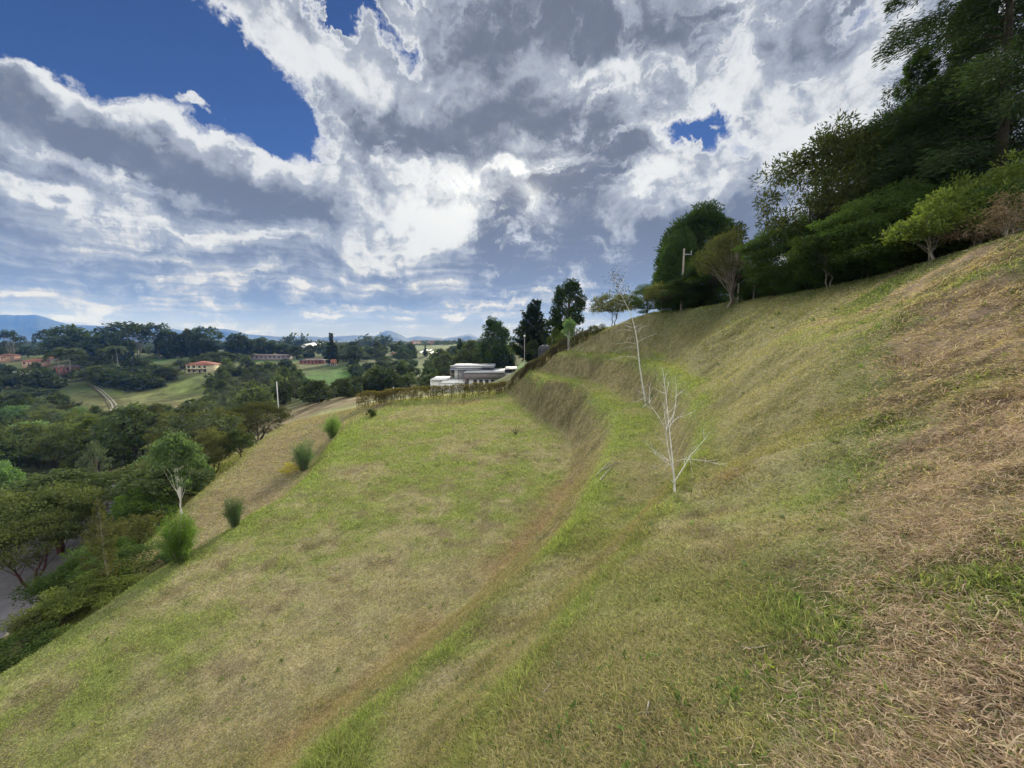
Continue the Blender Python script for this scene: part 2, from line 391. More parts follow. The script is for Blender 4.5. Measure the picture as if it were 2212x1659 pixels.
for ln in lines:
    b = len(pts)
    pts += [np.array(p, float) for p in ln]
    edges += [(b + i, b + i + 1) for i in range(len(ln) - 1)]
pts += [np.array(p, float) for p in free]
PZ = np.array(pts)
v2, e2, f2, ov, oe, of = geometry.delaunay_2d_cdt([Vector(p[:2]) for p in pts], edges, [], 0, 1e-4)
v2 = np.array([tuple(v) for v in v2])
z2 = np.zeros(len(v2))
known = np.zeros(len(v2), bool)
for i, o in enumerate(ov):
    if len(o): z2[i] = PZ[o[0], 2]; known[i] = True
for i in np.where(~known)[0]:                    # crossing breaklines: take the mean of the near ones
    dd = np.hypot(*(PZ[:, :2] - v2[i]).T); k = np.argsort(dd)[:3]
    z2[i] = (PZ[k, 2] / (dd[k] + .1)).sum() / (1 / (dd[k] + .1)).sum()
print('CDT', len(v2), 'crossings', (~known).sum())

def raster(x0, x1, y0, y1, st):
    xs = np.arange(x0, x1 + st, st); ys = np.arange(y0, y1 + st, st)
    Z = np.full((len(xs), len(ys)), np.nan)
    for f in f2:
        a, b, c = v2[f[0]], v2[f[1]], v2[f[2]]
        mn = np.minimum(np.minimum(a, b), c); mx = np.maximum(np.maximum(a, b), c)
        i0 = max(0, int((mn[0] - x0) / st)); i1 = min(len(xs), int((mx[0] - x0) / st) + 2)
        j0 = max(0, int((mn[1] - y0) / st)); j1 = min(len(ys), int((mx[1] - y0) / st) + 2)
        if i0 >= i1 or j0 >= j1: continue
        X, Y = np.meshgrid(xs[i0:i1], ys[j0:j1], indexing='ij')
        den = (b[1] - c[1]) * (a[0] - c[0]) + (c[0] - b[0]) * (a[1] - c[1])
        if abs(den) < 1e-12: continue
        w0 = ((b[1] - c[1]) * (X - c[0]) + (c[0] - b[0]) * (Y - c[1])) / den
        w1 = ((c[1] - a[1]) * (X - c[0]) + (a[0] - c[0]) * (Y - c[1])) / den
        w2 = 1 - w0 - w1
        m = (w0 >= -1e-6) & (w1 >= -1e-6) & (w2 >= -1e-6)
        sub = Z[i0:i1, j0:j1]
        sub[m] = (w0 * z2[f[0]] + w1 * z2[f[1]] + w2 * z2[f[2]])[m]
    Z[np.isnan(Z)] = -12.0
    return Z
def blur(Z, k):
    for _ in range(2):
        for ax in (0, 1):
            c = np.cumsum(np.concatenate([np.repeat(np.take(Z, [0], ax), k + 1, ax), Z, np.repeat(np.take(Z, [-1], ax), k, ax)], ax), ax)
            n = Z.shape[ax]
            Z = (np.take(c, np.arange(2 * k + 1, 2 * k + 1 + n), ax) - np.take(c, np.arange(0, n), ax)) / (2 * k + 1)
    return Z
NX0, NX1, NY0, NY1, NS = -48.0, 48.0, -16.0, 76.0, 0.15
FX0, FX1, FY0, FY1, FS = -1400.0, 1400.0, -200.0, 1500.0, 3.0
ZN = raster(NX0, NX1, NY0, NY1, NS)
ZF = blur(raster(FX0, FX1, FY0, FY1, FS), 2)
ZNs = blur(ZN, 1)

_xs = np.arange(NX0, NX1 + NS, NS); _ys = np.arange(NY0, NY1 + NS, NS)
_X, _Y = np.meshgrid(_xs, _ys, indexing='ij')
wide = sstep(np.hypot(_X, _Y), 10, 45)
ZN = ZNs * (1 - wide) + blur(ZN, 2) * wide
def samp(Z, x0, y0, st, x, y):
    i = np.clip((x - x0) / st, 0, Z.shape[0] - 1.001); j = np.clip((y - y0) / st, 0, Z.shape[1] - 1.001)
    a = i.astype(int); b = j.astype(int); fx = i - a; fy = j - b
    return (Z[a, b] * (1 - fx) + Z[a + 1, b] * fx) * (1 - fy) + (Z[a, b + 1] * (1 - fx) + Z[a + 1, b + 1] * fx) * fy
_RY = np.array([-3, 1.2, 2.0, 3.2, 6.0, 8.2, 10.5, 15]); _RX = np.array([.9, 1.2, 1.7, 2.6, 5.2, 7.6, 9.9, 14.5])
def H(x, y):
    x = np.atleast_1d(np.asarray(x, float)); y = np.atleast_1d(np.asarray(y, float))
    m = np.minimum(np.minimum(x - NX0, NX1 - x), np.minimum(y - NY0, NY1 - y))
    w = sstep(m, 0, 6)
    z = samp(ZF, FX0, FY0, FS, x, y) * (1 - w) + samp(ZN, NX0, NY0, NS, x, y) * w
    r = np.hypot(x, y)
    z = z + (fbm(x, y, 1.6, 4, 1) - .5) * 0.10 * sstep(r, 0.5, 6) + (fbm(x, y, 0.35, 2, 5) - .5) * 0.05
    z = z + (fbm(x, y, .8, 3, 6) - .5) * .09 * sstep(r, .5, 3)
    hx = np.interp(y, _RY, _RX); hm = sstep(x - hx, .1, .9) * (y < 15) * (y > -2)
    z = z + hm * ((fbm(x, y, .42, 3, 7) - .5) * .17 + (fbm(x, y, .13, 2, 8) - .5) * .05)
    far = sstep(r, 90, 300)
    z = z + far * (fbm(x, y, 90, 4, 3) - .5) * np.interp(r, [90, 400, 1500], [0, 5, 8])
    e = sstep(r, 1250, 1500)
    return z * (1 - e) + (-14.0) * e
def H1(x, y): return float(H(x, y)[0])
def gp(u, v, tmax=1400):
    d = ray(u, v); d = d / d[1]
    t = np.geomspace(0.6, tmax, 1500)
    P = d[None] * t[:, None]
    hit = P[:, 2] < H(P[:, 0], P[:, 1])
    if not hit.any(): return None
    k = int(np.argmax(hit)); 
    lo, hi = t[max(k - 1, 0)], t[k]
    for _ in range(12):
        mid = (lo + hi) / 2; q = d * mid
        if q[2] < H1(q[0], q[1]): hi = mid
        else: lo = mid
    q = d * hi; q[2] = H1(q[0], q[1])
    return q

# ---- albedo of the ground (patches of grass, straw, thatch and soil, shade painted on cut faces)
SLOPE_E = 0.3
def slope(x, y):
    e = SLOPE_E
    def hs(a, b):
        return samp(ZN, NX0, NY0, NS, a, b)
    return np.hypot(hs(x + e, y) - hs(x - e, y), hs(x, y + e) - hs(x, y - e)) / (2 * e)
def lerp(a, b, t): return a + (b - a) * t[:, None]
GREEN = np.array([.172, .220, .058]); MID = np.array([.218, .236, .092]); STRAW = np.array([.345, .310, .170]); TAN = np.array([.318, .282, .170])
DEAD = np.array([.335, .245, .185]); SOIL = np.array([.105, .078, .055]); RED = np.array([.27, .13, .075]); OLIVE = np.array([.172, .165, .070])
RIDGE = np.array([at(1905, 640, y=10.5), at(1880, 750, y=8.2), at(1860, 900, z=-1.15), at(1820, 1050, z=-1.35), at(1780, 1200, z=-1.55), at(1740, 1400, z=-1.7), at(1640, 1659, z=-1.85)])
def side(X, Y, P):
    """signed distance, positive to the right of the polyline walked away from the viewer"""
    d = dist_poly(X, Y, P); yy = np.array(P)[:, 1]; xx = np.array(P)[:, 0]; o = np.argsort(yy)
    return np.where(X > np.interp(Y, yy[o], xx[o]), d, -d)
def in_poly(X, Y, P):
    P = np.asarray(P)[:, :2]; r_ = np.zeros(X.shape, bool); j = len(P) - 1
    for i in range(len(P)):
        a, b = P[i], P[j]
        if a[1] != b[1]:
            m = (a[1] > Y) != (b[1] > Y)
            r_ ^= m & (X < (b[0] - a[0]) * (Y - a[1]) / (b[1] - a[1]) + a[0])
        j = i
    return r_
FACE_B = list(LB[:20]) + list(IA[:18])[::-1]
FACE_A = list(LA[:21]) + list(TOE[:13])[::-1]
BENCH_A = list(LA[:21]) + list(IA[:18])[::-1]
BENCH_B = list(LB[:12]) + list(IB[:12])[::-1]
def ground_col(x, y):
    n1 = fbm(x, y, 2.2, 5, 11); n2 = fbm(x, y, 0.55, 3, 12); n3 = fbm(x, y, 6.5, 3, 13); n4 = fbm(x, y, .16, 2, 14)
    r = np.hypot(x, y)
    near = (x > NX0 + 2) & (x < NX1 - 2) & (y > NY0 + 2) & (y < NY1 - 2)
    sl = np.where(near, slope(x, y), 0.2)
    g_ = (n1 - .5) * 2.2 + (n3 - .5) * 1.6 + (n2 - .5) * 2.6 + (n4 - .5) * 1.0 + 0.58
    c = lerp(TAN * 1.0, MID * 1.05, np.clip(g_, 0, 1))
    c = lerp(c, np.broadcast_to(GREEN, c.shape), np.clip((n1 - .5) * 3 + (n3 - .5) * 2.2 + (n2 - .5) * 3 + (n4 - .5) - 0.02, 0, 1) * .65)
    c = lerp(c, np.broadcast_to(SOIL * 1.5, c.shape), np.clip((fbm(x, y, .7, 5, 17) - .575) * 7, 0, .7))
    # platform gets greener with distance
    plat = sstep(y, 9, 30) * sstep(0.35 - sl, 0, .2)
    c = lerp(c, GREEN * 1.02 + .01, plat * np.clip(.42 + (n1 - .5) * 2.4 + (n2 - .5) * 2.4, 0, 1) * .7)
    # steep faces: straw and olive with dark gaps
    st = sstep(sl, 0.42, 0.75)
    face = lerp(OLIVE, STRAW * .92, np.clip(.5 + (n2 - .5) * 3 + (n4 - .5) * 1.4, 0, 1))
    face = lerp(face, SOIL * 1.3, np.clip((n4 - .58) * 3, 0, .6))
    c = lerp(c, face * .92, st * .92)
    if near.any():
        dt = dist_poly(x, y, TOE[3:12]); 
        t = np.exp(-(dt / 1.0) ** 2) * np.clip(.5 + (n1 - .5) * 4, 0, 1)
        c = lerp(c, lerp(TAN * .95, RED * .9, np.clip((n1 - .45) * 4, 0, .7)), t * .8)
        t = np.exp(-(dist_poly(x, y, [p + np.array([-1.2, 1.0, 0]) for p in TOE[9:13]]) / 1.5) ** 2)
        c = lerp(c, TAN * 1.02, t * .7)
        # cut faces are straw brown with shade painted in, bench tops carry more green
        xj = x + (n4 - .5) * .5; yj = y + (n2 - .5) * .8
        fm = (in_poly(xj, yj, FACE_B) | in_poly(xj, yj, FACE_A)) * 1.0
        fc = lerp(np.array([.135, .112, .060]), np.array([.245, .205, .110]), np.clip(.45 + (n4 - .5) * 3 + (n2 - .5) * 1.5, 0, 1))
        c = lerp(c, fc, fm * .8 * sstep(r, 3, 8))
        bm = (in_poly(xj, yj, BENCH_A) | in_poly(xj, yj, BENCH_B)) * 1.0
        bc = lerp(np.array([.235, .215, .110]), np.array([.170, .205, .068]), np.clip(.4 + (n1 - .5) * 3 + (n2 - .5) * 2, 0, 1))
        c = lerp(c, bc, bm * .7 * sstep(r, 3, 8))
        # lips and bench tops stay green
        for L, k, wd in ((L1[:18], 1.0, 1.25), (LA[:-1], .9, .42), (LB[:-1], .95, .36), (L2[:12], .5, .4)):
            wd_ = wd * np.interp(r, [4, 30], [.5, 1.15])
            t = np.exp(-(dist_poly(x, y, L) / wd_) ** 2) * k * np.clip(.85 + (n2 - .5) * 1.6 + (n1 - .5) * 1.2, 0, 1)
            c = lerp(c, lerp(np.array([.160, .222, .055]), np.array([.205, .258, .075]), n4), t)
        # grass right of lip B / lip A (benches)
        for (a, b, k) in ((LA, IA, .12), (LB, IB, .2)):
            da = dist_poly(x, y, a[:14]); db = dist_poly(x, y, b[:13])
            t = np.exp(-(np.maximum(da + db - 2.2, 0) / .8) ** 2) * k * sstep(.45 - sl, 0, .2)
            c = lerp(c, np.broadcast_to(GREEN * .95, c.shape), t * np.clip(.6 + (n1 - .5) * 2.5, 0, 1))
        # track left of the platform is worn brown
        sgn = side(x, y, TR[3:18]); d2 = side(x, y, L2[:14])
        t = sstep(-sgn, -0.1, .5) * sstep(d2, -.1, .6) * (x < -9)
        c = lerp(c, lerp(TAN * .88, DEAD * .82, n2), t * np.clip(.8 + (n1 - .5) * 2.2, 0, 1))
        # rough dead thatch on the near right
        sr = side(x, y, RIDGE)
        t = sstep(sr, .1 , .5) * (y < 14) * (x > 0)
        th = lerp(DEAD * 1.05, DEAD * .68, np.clip((n2 - .35) * 2, 0, 1))
        th = lerp(th, SOIL * 1.1, np.clip((n4 * .5 + n2 * .5 - .50) * 7, 0, .88))
        pg = np.clip((fbm(x, y, 1.1, 4, 19) - .52) * 7, 0, .8) + .7 * np.exp(-((sr - 1.5 - y * .12) / .35) ** 2) * (y > 4)
        th = lerp(th, np.broadcast_to(np.array([.125, .175, .050]), th.shape), np.clip(pg, 0, .8))
        c = lerp(c, th, t * .92)
        t = np.exp(-(dist_poly(x, y, RIDGE) / (.22 + .025 * r)) ** 2) * .75 * np.clip(.6 + (n1 - .5) * 4 + (n2 - .5) * 3, 0, 1)
        c = lerp(c, np.broadcast_to(np.array([.105, .148, .052]), c.shape), t)
        # darker green sward below the tree line
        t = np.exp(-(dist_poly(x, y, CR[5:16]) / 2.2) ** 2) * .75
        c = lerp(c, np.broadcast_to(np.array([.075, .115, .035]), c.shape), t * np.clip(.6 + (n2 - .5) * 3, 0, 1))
        for (u, v, rad, kk, cc) in ((1572, 1033, .22, .9, RED), (1115, 930, .8, .8, SOIL * 1.3), (1060, 905, .5, .6, SOIL * 1.6), (1100, 985, .9, .7, SOIL * 1.8), (1000, 871, 2.2, .7, np.array([.33, .22, .12])), (1700, 1220, .15, .8, SOIL), (1640, 1245, .12, .8, SOIL), (1770, 1290, .16, .8, SOIL), (1870, 860, .35, .85, SOIL * 1.2), (1530, 1200, .12, .6, SOIL)):
            q = at(u, v, z=ZP if u < 1300 else (-2.3 if u < 1600 else -1.9)) if u < 1800 else at(u, v, y=6.2)
            t = np.exp(-((x - q[0]) ** 2 + ((y - q[1])) ** 2) / rad ** 2) * kk * np.clip(.9 + (n2 - .5) * 3, 0, 1.1)
            c = lerp(c, np.broadcast_to(cc, c.shape), np.clip(t, 0, 1))
    # the valley
    fw = sstep(np.hypot(x - 0, y - 20), 42, 60) * (1 - near * sstep(np.minimum(np.minimum(x - NX0, NX1 - x), NY1 - y), 0, 14)) 
    vn = fbm(x, y, 25, 5, 21); vn2 = fbm(x, y, 5, 4, 22)
    vc = lerp(np.array([.052, .078, .026]), np.array([.115, .125, .05]), np.clip(.5 + (vn - .5) * 4 + (vn2 - .5) * 2, 0, 1))
    for (px, py, rx, ry, cc, k) in VBL:
        t = np.clip(1.5 * np.exp(-(((x - px) / rx) ** 2 + ((y - py) / ry) ** 2) * (1 + (vn2 - .5) * 2.4)), 0, 1) * k
        vc = lerp(vc, cc * (1 + (vn2[:, None] - .5) * 1.3 + (fbm(x, y, 1.6, 3, 23)[:, None] - .5) * .8), t)
    far_ = sstep(r, 480, 1000)
    vc = lerp(vc, np.array([.05, .075, .035]) * (1 + (fbm(x, y, 60, 4, 31)[:, None] - .5) * 2.5), far_)
    c = lerp(c, vc, fw)
    c = c * (1 + (n4[:, None] - .5) * .5 * (r < 60)[:, None])
    return np.clip(c, .01, .8)
def vb(u, v, y, rx, ry, cc, k=1.0):
    p = at(u, v, y=y); return (p[0], p[1], rx, ry, np.array(cc), k)
FG = (.062, .115, .030); YG = (.14, .15, .055); BG = (.20, .165, .095)
VBL = [vb(720, 820, 225, 24, 62, (.060, .125, .026)), vb(255, 855, 175, 26, 26, (.085, .145, .045)), vb(320, 850, 200, 12, 18, (.095, .15, .05)), vb(380, 845, 190, 30, 30, YG), vb(400, 870, 165, 40, 22, YG), vb(300, 880, 150, 40, 10, (.17, .15, .075)), vb(440, 830, 210, 14, 18, (.13, .17, .05)),
       vb(560, 800, 270, 35, 40, (.13, .135, .058)), vb(720, 870, 88, 14, 17, BG), vb(640, 895, 80, 9, 12, BG), vb(780, 850, 105, 9, 14, (.19, .155, .09)), vb(560, 783, 325, 50, 12, FG), vb(900, 800, 240, 30, 30, (.09, .13, .04)), vb(180, 872, 170, 40, 12, (.12, .125, .05)),
       vb(300, 777, 300, 16, 25, (.08, .14, .04)), vb(870, 752, 620, 90, 90, (.10, .15, .05)), vb(940, 748, 700, 60, 90, (.11, .14, .055)), vb(1120, 785, 112, 12, 14, (.085, .16, .035)), vb(1190, 745, 84, 6, 9, (.085, .16, .035)), vb(700, 750, 640, 110, 60, (.10, .13, .06))]

# ------------------------------------------------------------------ materials
def mat(name):
    m = bpy.data.materials.new(name); m.use_nodes = True
    nt = m.node_tree
    for n in list(nt.nodes): nt.nodes.remove(n)
    q = G(nt); q.out = q.n('ShaderNodeOutputMaterial'); q.mat = m
    return q
def pbsdf(q, col, rough=.8, metal=0., spec=.3, normal=None):
    b = q.n('ShaderNodeBsdfPrincipled')
    q.put(b.inputs['Base Color'], tuple(col) + (1,) if isinstance(col, (tuple, list)) else col)
    b.inputs['Metallic'].default_value = metal
    q.put(b.inputs['Roughness'], rough)
    b.inputs['Specular IOR Level'].default_value = spec
    if normal is not None: q.nt.links.new(normal, b.inputs['Normal'])
    return b
def ground_material():
    q = mat('ground_soil_and_grass')
    at_ = q.n('ShaderNodeAttribute', attribute_name='Col')
    geo = q.n('ShaderNodeNewGeometry')
    n1 = q.noise(geo.outputs['Position'], 18, 5, .65); n2 = q.noise(geo.outputs['Position'], 2.6, 6, .65)
    f = q.m('ADD', q.m('MULTIPLY', n1, 1.3), q.m('MULTIPLY', n2, .9))
    f = q.m('ADD', q.m('SUBTRACT', f, 1.1), 0.93)
    c = q.v('SCALE', at_.outputs['Color'], scale=f)
    bump = q.n('ShaderNodeBump'); bump.inputs['Strength'].default_value = .8; bump.inputs['Distance'].default_value = .06
    q.nt.links.new(q.m('ADD', n1, n2), bump.inputs['Height'])
    b = pbsdf(q, c, .95, spec=.1, normal=bump.outputs[0])
    q.nt.links.new(b.outputs[0], q.out.inputs[0]); return q.mat
def blade_material():
    q = mat('grass_blades')
    at_ = q.n('ShaderNodeAttribute', attribute_name='Col')
    d = q.n('ShaderNodeBsdfDiffuse'); t = q.n('ShaderNodeBsdfTranslucent')
    q.nt.links.new(at_.outputs['Color'], d.inputs[0])
    tc_ = q.mix(1.0, at_.outputs['Color'], (1.15, 1.25, .6), 'MULTIPLY'); q.nt.links.new(tc_, t.inputs[0])
    ms = q.n('ShaderNodeMixShader'); ms.inputs[0].default_value = .42
    q.nt.links.new(d.outputs[0], ms.inputs[1]); q.nt.links.new(t.outputs[0], ms.inputs[2])
    q.nt.links.new(ms.outputs[0], q.out.inputs[0]); return q.mat
def leaf_material(name, ca, cb, trans=.35, scale=.6):
    """two leaf colours mixed by leaf and by bough, some light passing through"""
    q = mat(name)
    at_ = q.n('ShaderNodeAttribute', attribute_name='v')
    oi = q.n('ShaderNodeObjectInfo')
    tcn = q.n('ShaderNodeTexCoord')
    nn = q.noise(tcn.outputs['Object'], scale, 3, .6)
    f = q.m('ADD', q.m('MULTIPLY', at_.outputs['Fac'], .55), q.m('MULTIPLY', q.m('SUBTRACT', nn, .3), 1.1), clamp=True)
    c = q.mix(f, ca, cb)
    k = q.m('MULTIPLY_ADD', oi.outputs['Random'], .8, .62)
    c = q.v('SCALE', c, scale=k)
    d = pbsdf(q, c, .8, spec=.10); t = q.n('ShaderNodeBsdfTranslucent')
    q.nt.links.new(q.mix(1.0, c, (1.2, 1.35, .6), 'MULTIPLY'), t.inputs[0])
    ms = q.n('ShaderNodeMixShader'); ms.inputs[0].default_value = trans
    q.nt.links.new(d.outputs[0], ms.inputs[1]); q.nt.links.new(t.outputs[0], ms.inputs[2])
    q.nt.links.new(ms.outputs[0], q.out.inputs[0]); return q.mat
def simple(name, ca, cb=None, rough=.8, scale=3., metal=0., bump=.0, spec=.3, stretch=(1, 1, 1)):
    q = mat(name)
    tcn = q.n('ShaderNodeTexCoord')
    vv = q.v('MULTIPLY', tcn.outputs['Object'], stretch)
    nn = q.noise(vv, scale, 6, .65)
    cb = cb or tuple(x * .75 for x in ca)
    c = q.mix(q.ss(nn, .35, .65), ca, cb)
    nm = None
    if bump:
        bp = q.n('ShaderNodeBump'); bp.inputs['Strength'].default_value = bump; bp.inputs['Distance'].default_value = .03
        q.nt.links.new(nn, bp.inputs['Height']); nm = bp.outputs[0]
    b = pbsdf(q, c, rough, metal, spec, nm)
    q.nt.links.new(b.outputs[0], q.out.inputs[0]); return q.mat
M_ground = ground_material(); M_blade = blade_material()
M_bark = simple('bark_brown', (.062, .047, .036), (.034, .027, .022), .9, 6, bump=.6, stretch=(1, 1, .25))
M_barkpale = simple('bark_pale', (.27, .23, .19), (.14, .115, .095), .85, 5, bump=.5, stretch=(1, 1, .3))
M_barkwhite = simple('bark_white', (.74, .73, .69), (.46, .45, .41), .7, 14, bump=.3, stretch=(1, 1, .6))
M_barkred = simple('bark_red', (.10, .035, .030), (.05, .025, .022), .8, 5, bump=.4)
M_twig = simple('twig_grey', (.30, .27, .23), (.17, .15, .12), .85, 9)

# ------------------------------------------------------------------ the ground sheet
def build_ground():
    rr = [0.25]
    while rr[-1] < 10500: rr.append(rr[-1] * 1.0125 + .004)
    rr = np.array(rr)
    a1 = np.linspace(R(-64), R(64), 620); a2 = np.linspace(R(64), R(296), 90)[1:-1]
    aa = np.concatenate([a1, a2]); na = len(aa); nr = len(rr)
    A, RR = np.meshgrid(aa, rr, indexing='ij')
    X = (np.sin(A) * RR).ravel(); Y = (np.cos(A) * RR).ravel()
    Z = H(X, Y)
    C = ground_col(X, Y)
    C = C * (1 - .16 * (1 - sstep(np.hypot(X, Y), 30, 60)))[:, None]      # shade between blades painted in: soil and thatch under them darkened
    V = np.stack([X, Y, Z], 1)
    V = np.concatenate([V, [[0, 0, H1(0, 0)]]])
    C = np.concatenate([C, C[:1]])
    i = np.arange(na)[:, None]; j = np.arange(nr - 1)[None]; i2 = (i + 1) % na
    Q = np.stack([i * nr + j, i * nr + j + 1, i2 * nr + j + 1, i2 * nr + j], -1).reshape(-1, 4)
    ii = np.arange(na); T = np.stack([np.full(na, na * nr), ii * nr, ((ii + 1) % na) * nr], 1)
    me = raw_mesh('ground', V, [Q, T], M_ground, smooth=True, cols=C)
    # faces looking up
    o = link('ground', me); tag(o, 'grassy terraced hillside above a wooded valley', 'ground', kind='structure')
    return o
ground = build_ground()
#@@GROUNDEND

# ------------------------------------------------------------------ grass
def build_blades(name, n, rmin, rmax, near):
    r = np.exp(rng.uniform(math.log(rmin), math.log(rmax), n)); a = rng.uniform(R(-60), R(60), n)
    x = np.sin(a) * r; y = np.cos(a) * r
    k = (x > NX0 + 3) & (y < NY1 - 8)
    kp = np.array(ROADK); ky = np.interp(y, kp[:, 1], kp[:, 0])
    k &= (x > ky + .3)
    x, y, r = x[k], y[k], r[k]; n = len(x)
    z = H(x, y)
    jt = .07 + .012 * r
    c = ground_col(x + rng.normal(0, 1, n) * jt, y + rng.normal(0, 1, n) * jt)
    sr = side(x, y, RIDGE)
    thatch = (sr > .05) & (x > 0) & (y < 16)
    lum = c.sum(1); greenish = c[:, 1] / (lum + 1e-6) > .435
    tuft = fbm(x, y, .45, 3, 41)
    L = np.maximum(.045 * rng.uniform(.6, 1.6, n), .0052 * r * rng.uniform(.6, 1.5, n))
    nr = 1 - .75 * sstep(r, 6, 14)
    L *= np.where(greenish, .8 + np.clip(tuft - .42, 0, 1) * 4.5 * nr, .7 + np.clip(tuft - .4, 0, 1) * 2.2 * nr)
    lipd = np.minimum(np.minimum(dist_poly(x, y, LA[:-1]), dist_poly(x, y, LB[:-1])), dist_poly(x, y, L1[:18]))
    L *= 1 + .7 * nr * np.exp(-(lipd / .25) ** 2)
    L = np.where(thatch, np.maximum(L, np.where(greenish, rng.uniform(.03, .10, n), rng.uniform(.025, .085, n))), L)
    W = np.maximum(.0042, .0010 * r) * rng.uniform(.6, 1.4, n)
    wide = thatch & greenish
    W = np.where(wide, W * 1.5, W); W = np.where(thatch & ~greenish, W * .8, W)
    tilt = np.where(thatch & ~greenish, rng.uniform(R(58), R(98), n), rng.uniform(R(15), R(80), n))
    tilt = np.where(~greenish & ~thatch, rng.uniform(R(35), R(88), n), tilt)
    az_ = rng.uniform(0, 2 * np.pi, n)
    D = np.stack([np.sin(tilt) * np.cos(az_), np.sin(tilt) * np.sin(az_), np.cos(tilt)], 1)
    S = np.stack([-np.sin(az_), np.cos(az_), np.zeros(n)], 1)
    rot = rng.normal(0, .6, n)[:, None]
    S = S * np.cos(rot) + np.cross(D, S) * np.sin(rot)
    P = np.stack([x, y, z + rng.uniform(-.01, .015, n) + np.where(thatch & ~greenish, rng.uniform(0, .035, n), 0)], 1)
    # each blade keeps its own dry or fresh colour
    pick = rng.random(n)
    c = c * rng.uniform(.58, 2.0, n)[:, None]
    dry = pick < np.where(greenish, .16, .42)
    c[dry] = c[dry] * .35 + (np.array([.44, .37, .22]) * rng.uniform(.55, 1.25, (dry.sum(), 1))) * .65
    fr = (~greenish) & (pick > .86)
    c[fr] = GREEN * rng.uniform(.6, 1.2, (fr.sum(), 1))
    lt = thatch & ~greenish & (pick < .55)
    c[lt] = np.array([.52, .42, .33]) * rng.uniform(.5, 1.35, (lt.sum(), 1))
    c = np.clip(c, .01, .7)
    W = W[:, None]; Lc = L[:, None]
    droop = np.stack([np.zeros(n), np.zeros(n), -rng.uniform(.0, .45, n) * L], 1)
    if near:
        side2 = S * (rng.normal(0, .30, n)[:, None] * Lc)
        v0 = P - S * W * .5; v1 = P + S * W * .5
        m = P + D * Lc * .55 + side2 * .4
        v2_ = m - S * W * .42; v3 = m + S * W * .42
        t = P + D * Lc + droop + side2
        V = np.stack([v0, v1, v2_, v3, t], 1).reshape(-1, 3)
        i = np.arange(n)[:, None] * 5
        Q = i + np.array([[0, 1, 3, 2]]); T = i + np.array([[2, 3, 4]])
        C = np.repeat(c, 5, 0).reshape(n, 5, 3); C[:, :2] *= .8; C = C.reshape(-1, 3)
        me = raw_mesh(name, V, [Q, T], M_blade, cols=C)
    else:
        V = np.stack([P - S * W * .5, P + S * W * .5, P + D * Lc + droop * .6], 1).reshape(-1, 3)
        T = np.arange(n * 3).reshape(n, 3)
        me = raw_mesh(name, V, [T], M_blade, cols=np.repeat(c, 3, 0))
    o = link(name, me); return o
QF = 1.0
o = build_blades('short_grass', int(620000 * QF), .8, 8.5, True); tag(o, 'mown green and straw coloured grass blades close to the viewer', 'grass', kind='stuff')
o = build_blades('hillside_grass', int(1150000 * QF), 7.5, 62, False); tag(o, 'short grass covering the terraces and banks', 'grass', kind='stuff')
def build_weeds():
    """broad leaved weeds and tussocks, denser along the edge of the rough grass"""
    n = 5200
    r = np.exp(rng.uniform(math.log(1.0), math.log(26), n)); a = rng.uniform(R(-58), R(58), n)
    x = np.sin(a) * r; y = np.cos(a) * r
    d = dist_poly(x, y, RIDGE); clump = fbm(x, y, 1.3, 3, 91)
    p = np.clip((clump - .5) * 5, 0, 1) * .5 + .9 * np.exp(-(d / (.25 + .05 * r)) ** 2) + .06
    k = (rng.random(n) < p) & (x > -11) & (y < 30); x, y, r = x[k], y[k], r[k]; n = len(x)
    z = H(x, y); V = []; Q = []; C = []
    m = 11
    az_ = rng.uniform(0, 6.28, (n, m)); tl = rng.uniform(.35, 1.35, (n, m)); L = rng.uniform(.03, .085, (n, 1)) * rng.uniform(.5, 1.2, (n, m)) * np.maximum(1, r / 7)[:, None]
    broadl = rng.random((n, 1)) < .3
    W = np.where(broadl, .12, .055) * L
    D = np.stack([np.sin(tl) * np.cos(az_), np.sin(tl) * np.sin(az_), np.cos(tl)], -1)
    S = np.stack([-np.sin(az_), np.cos(az_), 0 * az_], -1)
    P = np.stack([x, y, z], 1)[:, None] + rng.normal(0, .018, (n, m, 3)) * np.array([1, 1, .2])
    Lc = L[..., None]; Wc = W[..., None]; g_ = np.array([0, 0, -1.]) * Lc * rng.uniform(.05, .5, (n, m, 1))
    v0 = P; v1 = P + D * Lc * .5 + S * Wc; v2_ = P + D * Lc + g_; v3 = P + D * Lc * .5 - S * Wc
    V = np.stack([v0, v1, v2_, v3], 2).reshape(-1, 3)
    base = np.array([.105, .175, .048]) * rng.uniform(.6, 1.5, (n, 1)) * np.array([1, 1, 1.]); base[rng.random(n) < .25] = np.array([.13, .17, .09])
    yl = rng.random(n) < .06; base[yl] = np.array([.26, .33, .06])
    c = base[:, None] * rng.uniform(.7, 1.3, (n, m, 1)); c = np.repeat(c.reshape(-1, 3), 4, 0)
    o = link('weeds', raw_mesh('weeds', V, [np.arange(n * m * 4).reshape(-1, 4)], M_blade, cols=c))
    tag(o, 'tufts of broad leaved weeds and coarse grass over the bank', 'weeds', kind='stuff')
build_weeds()
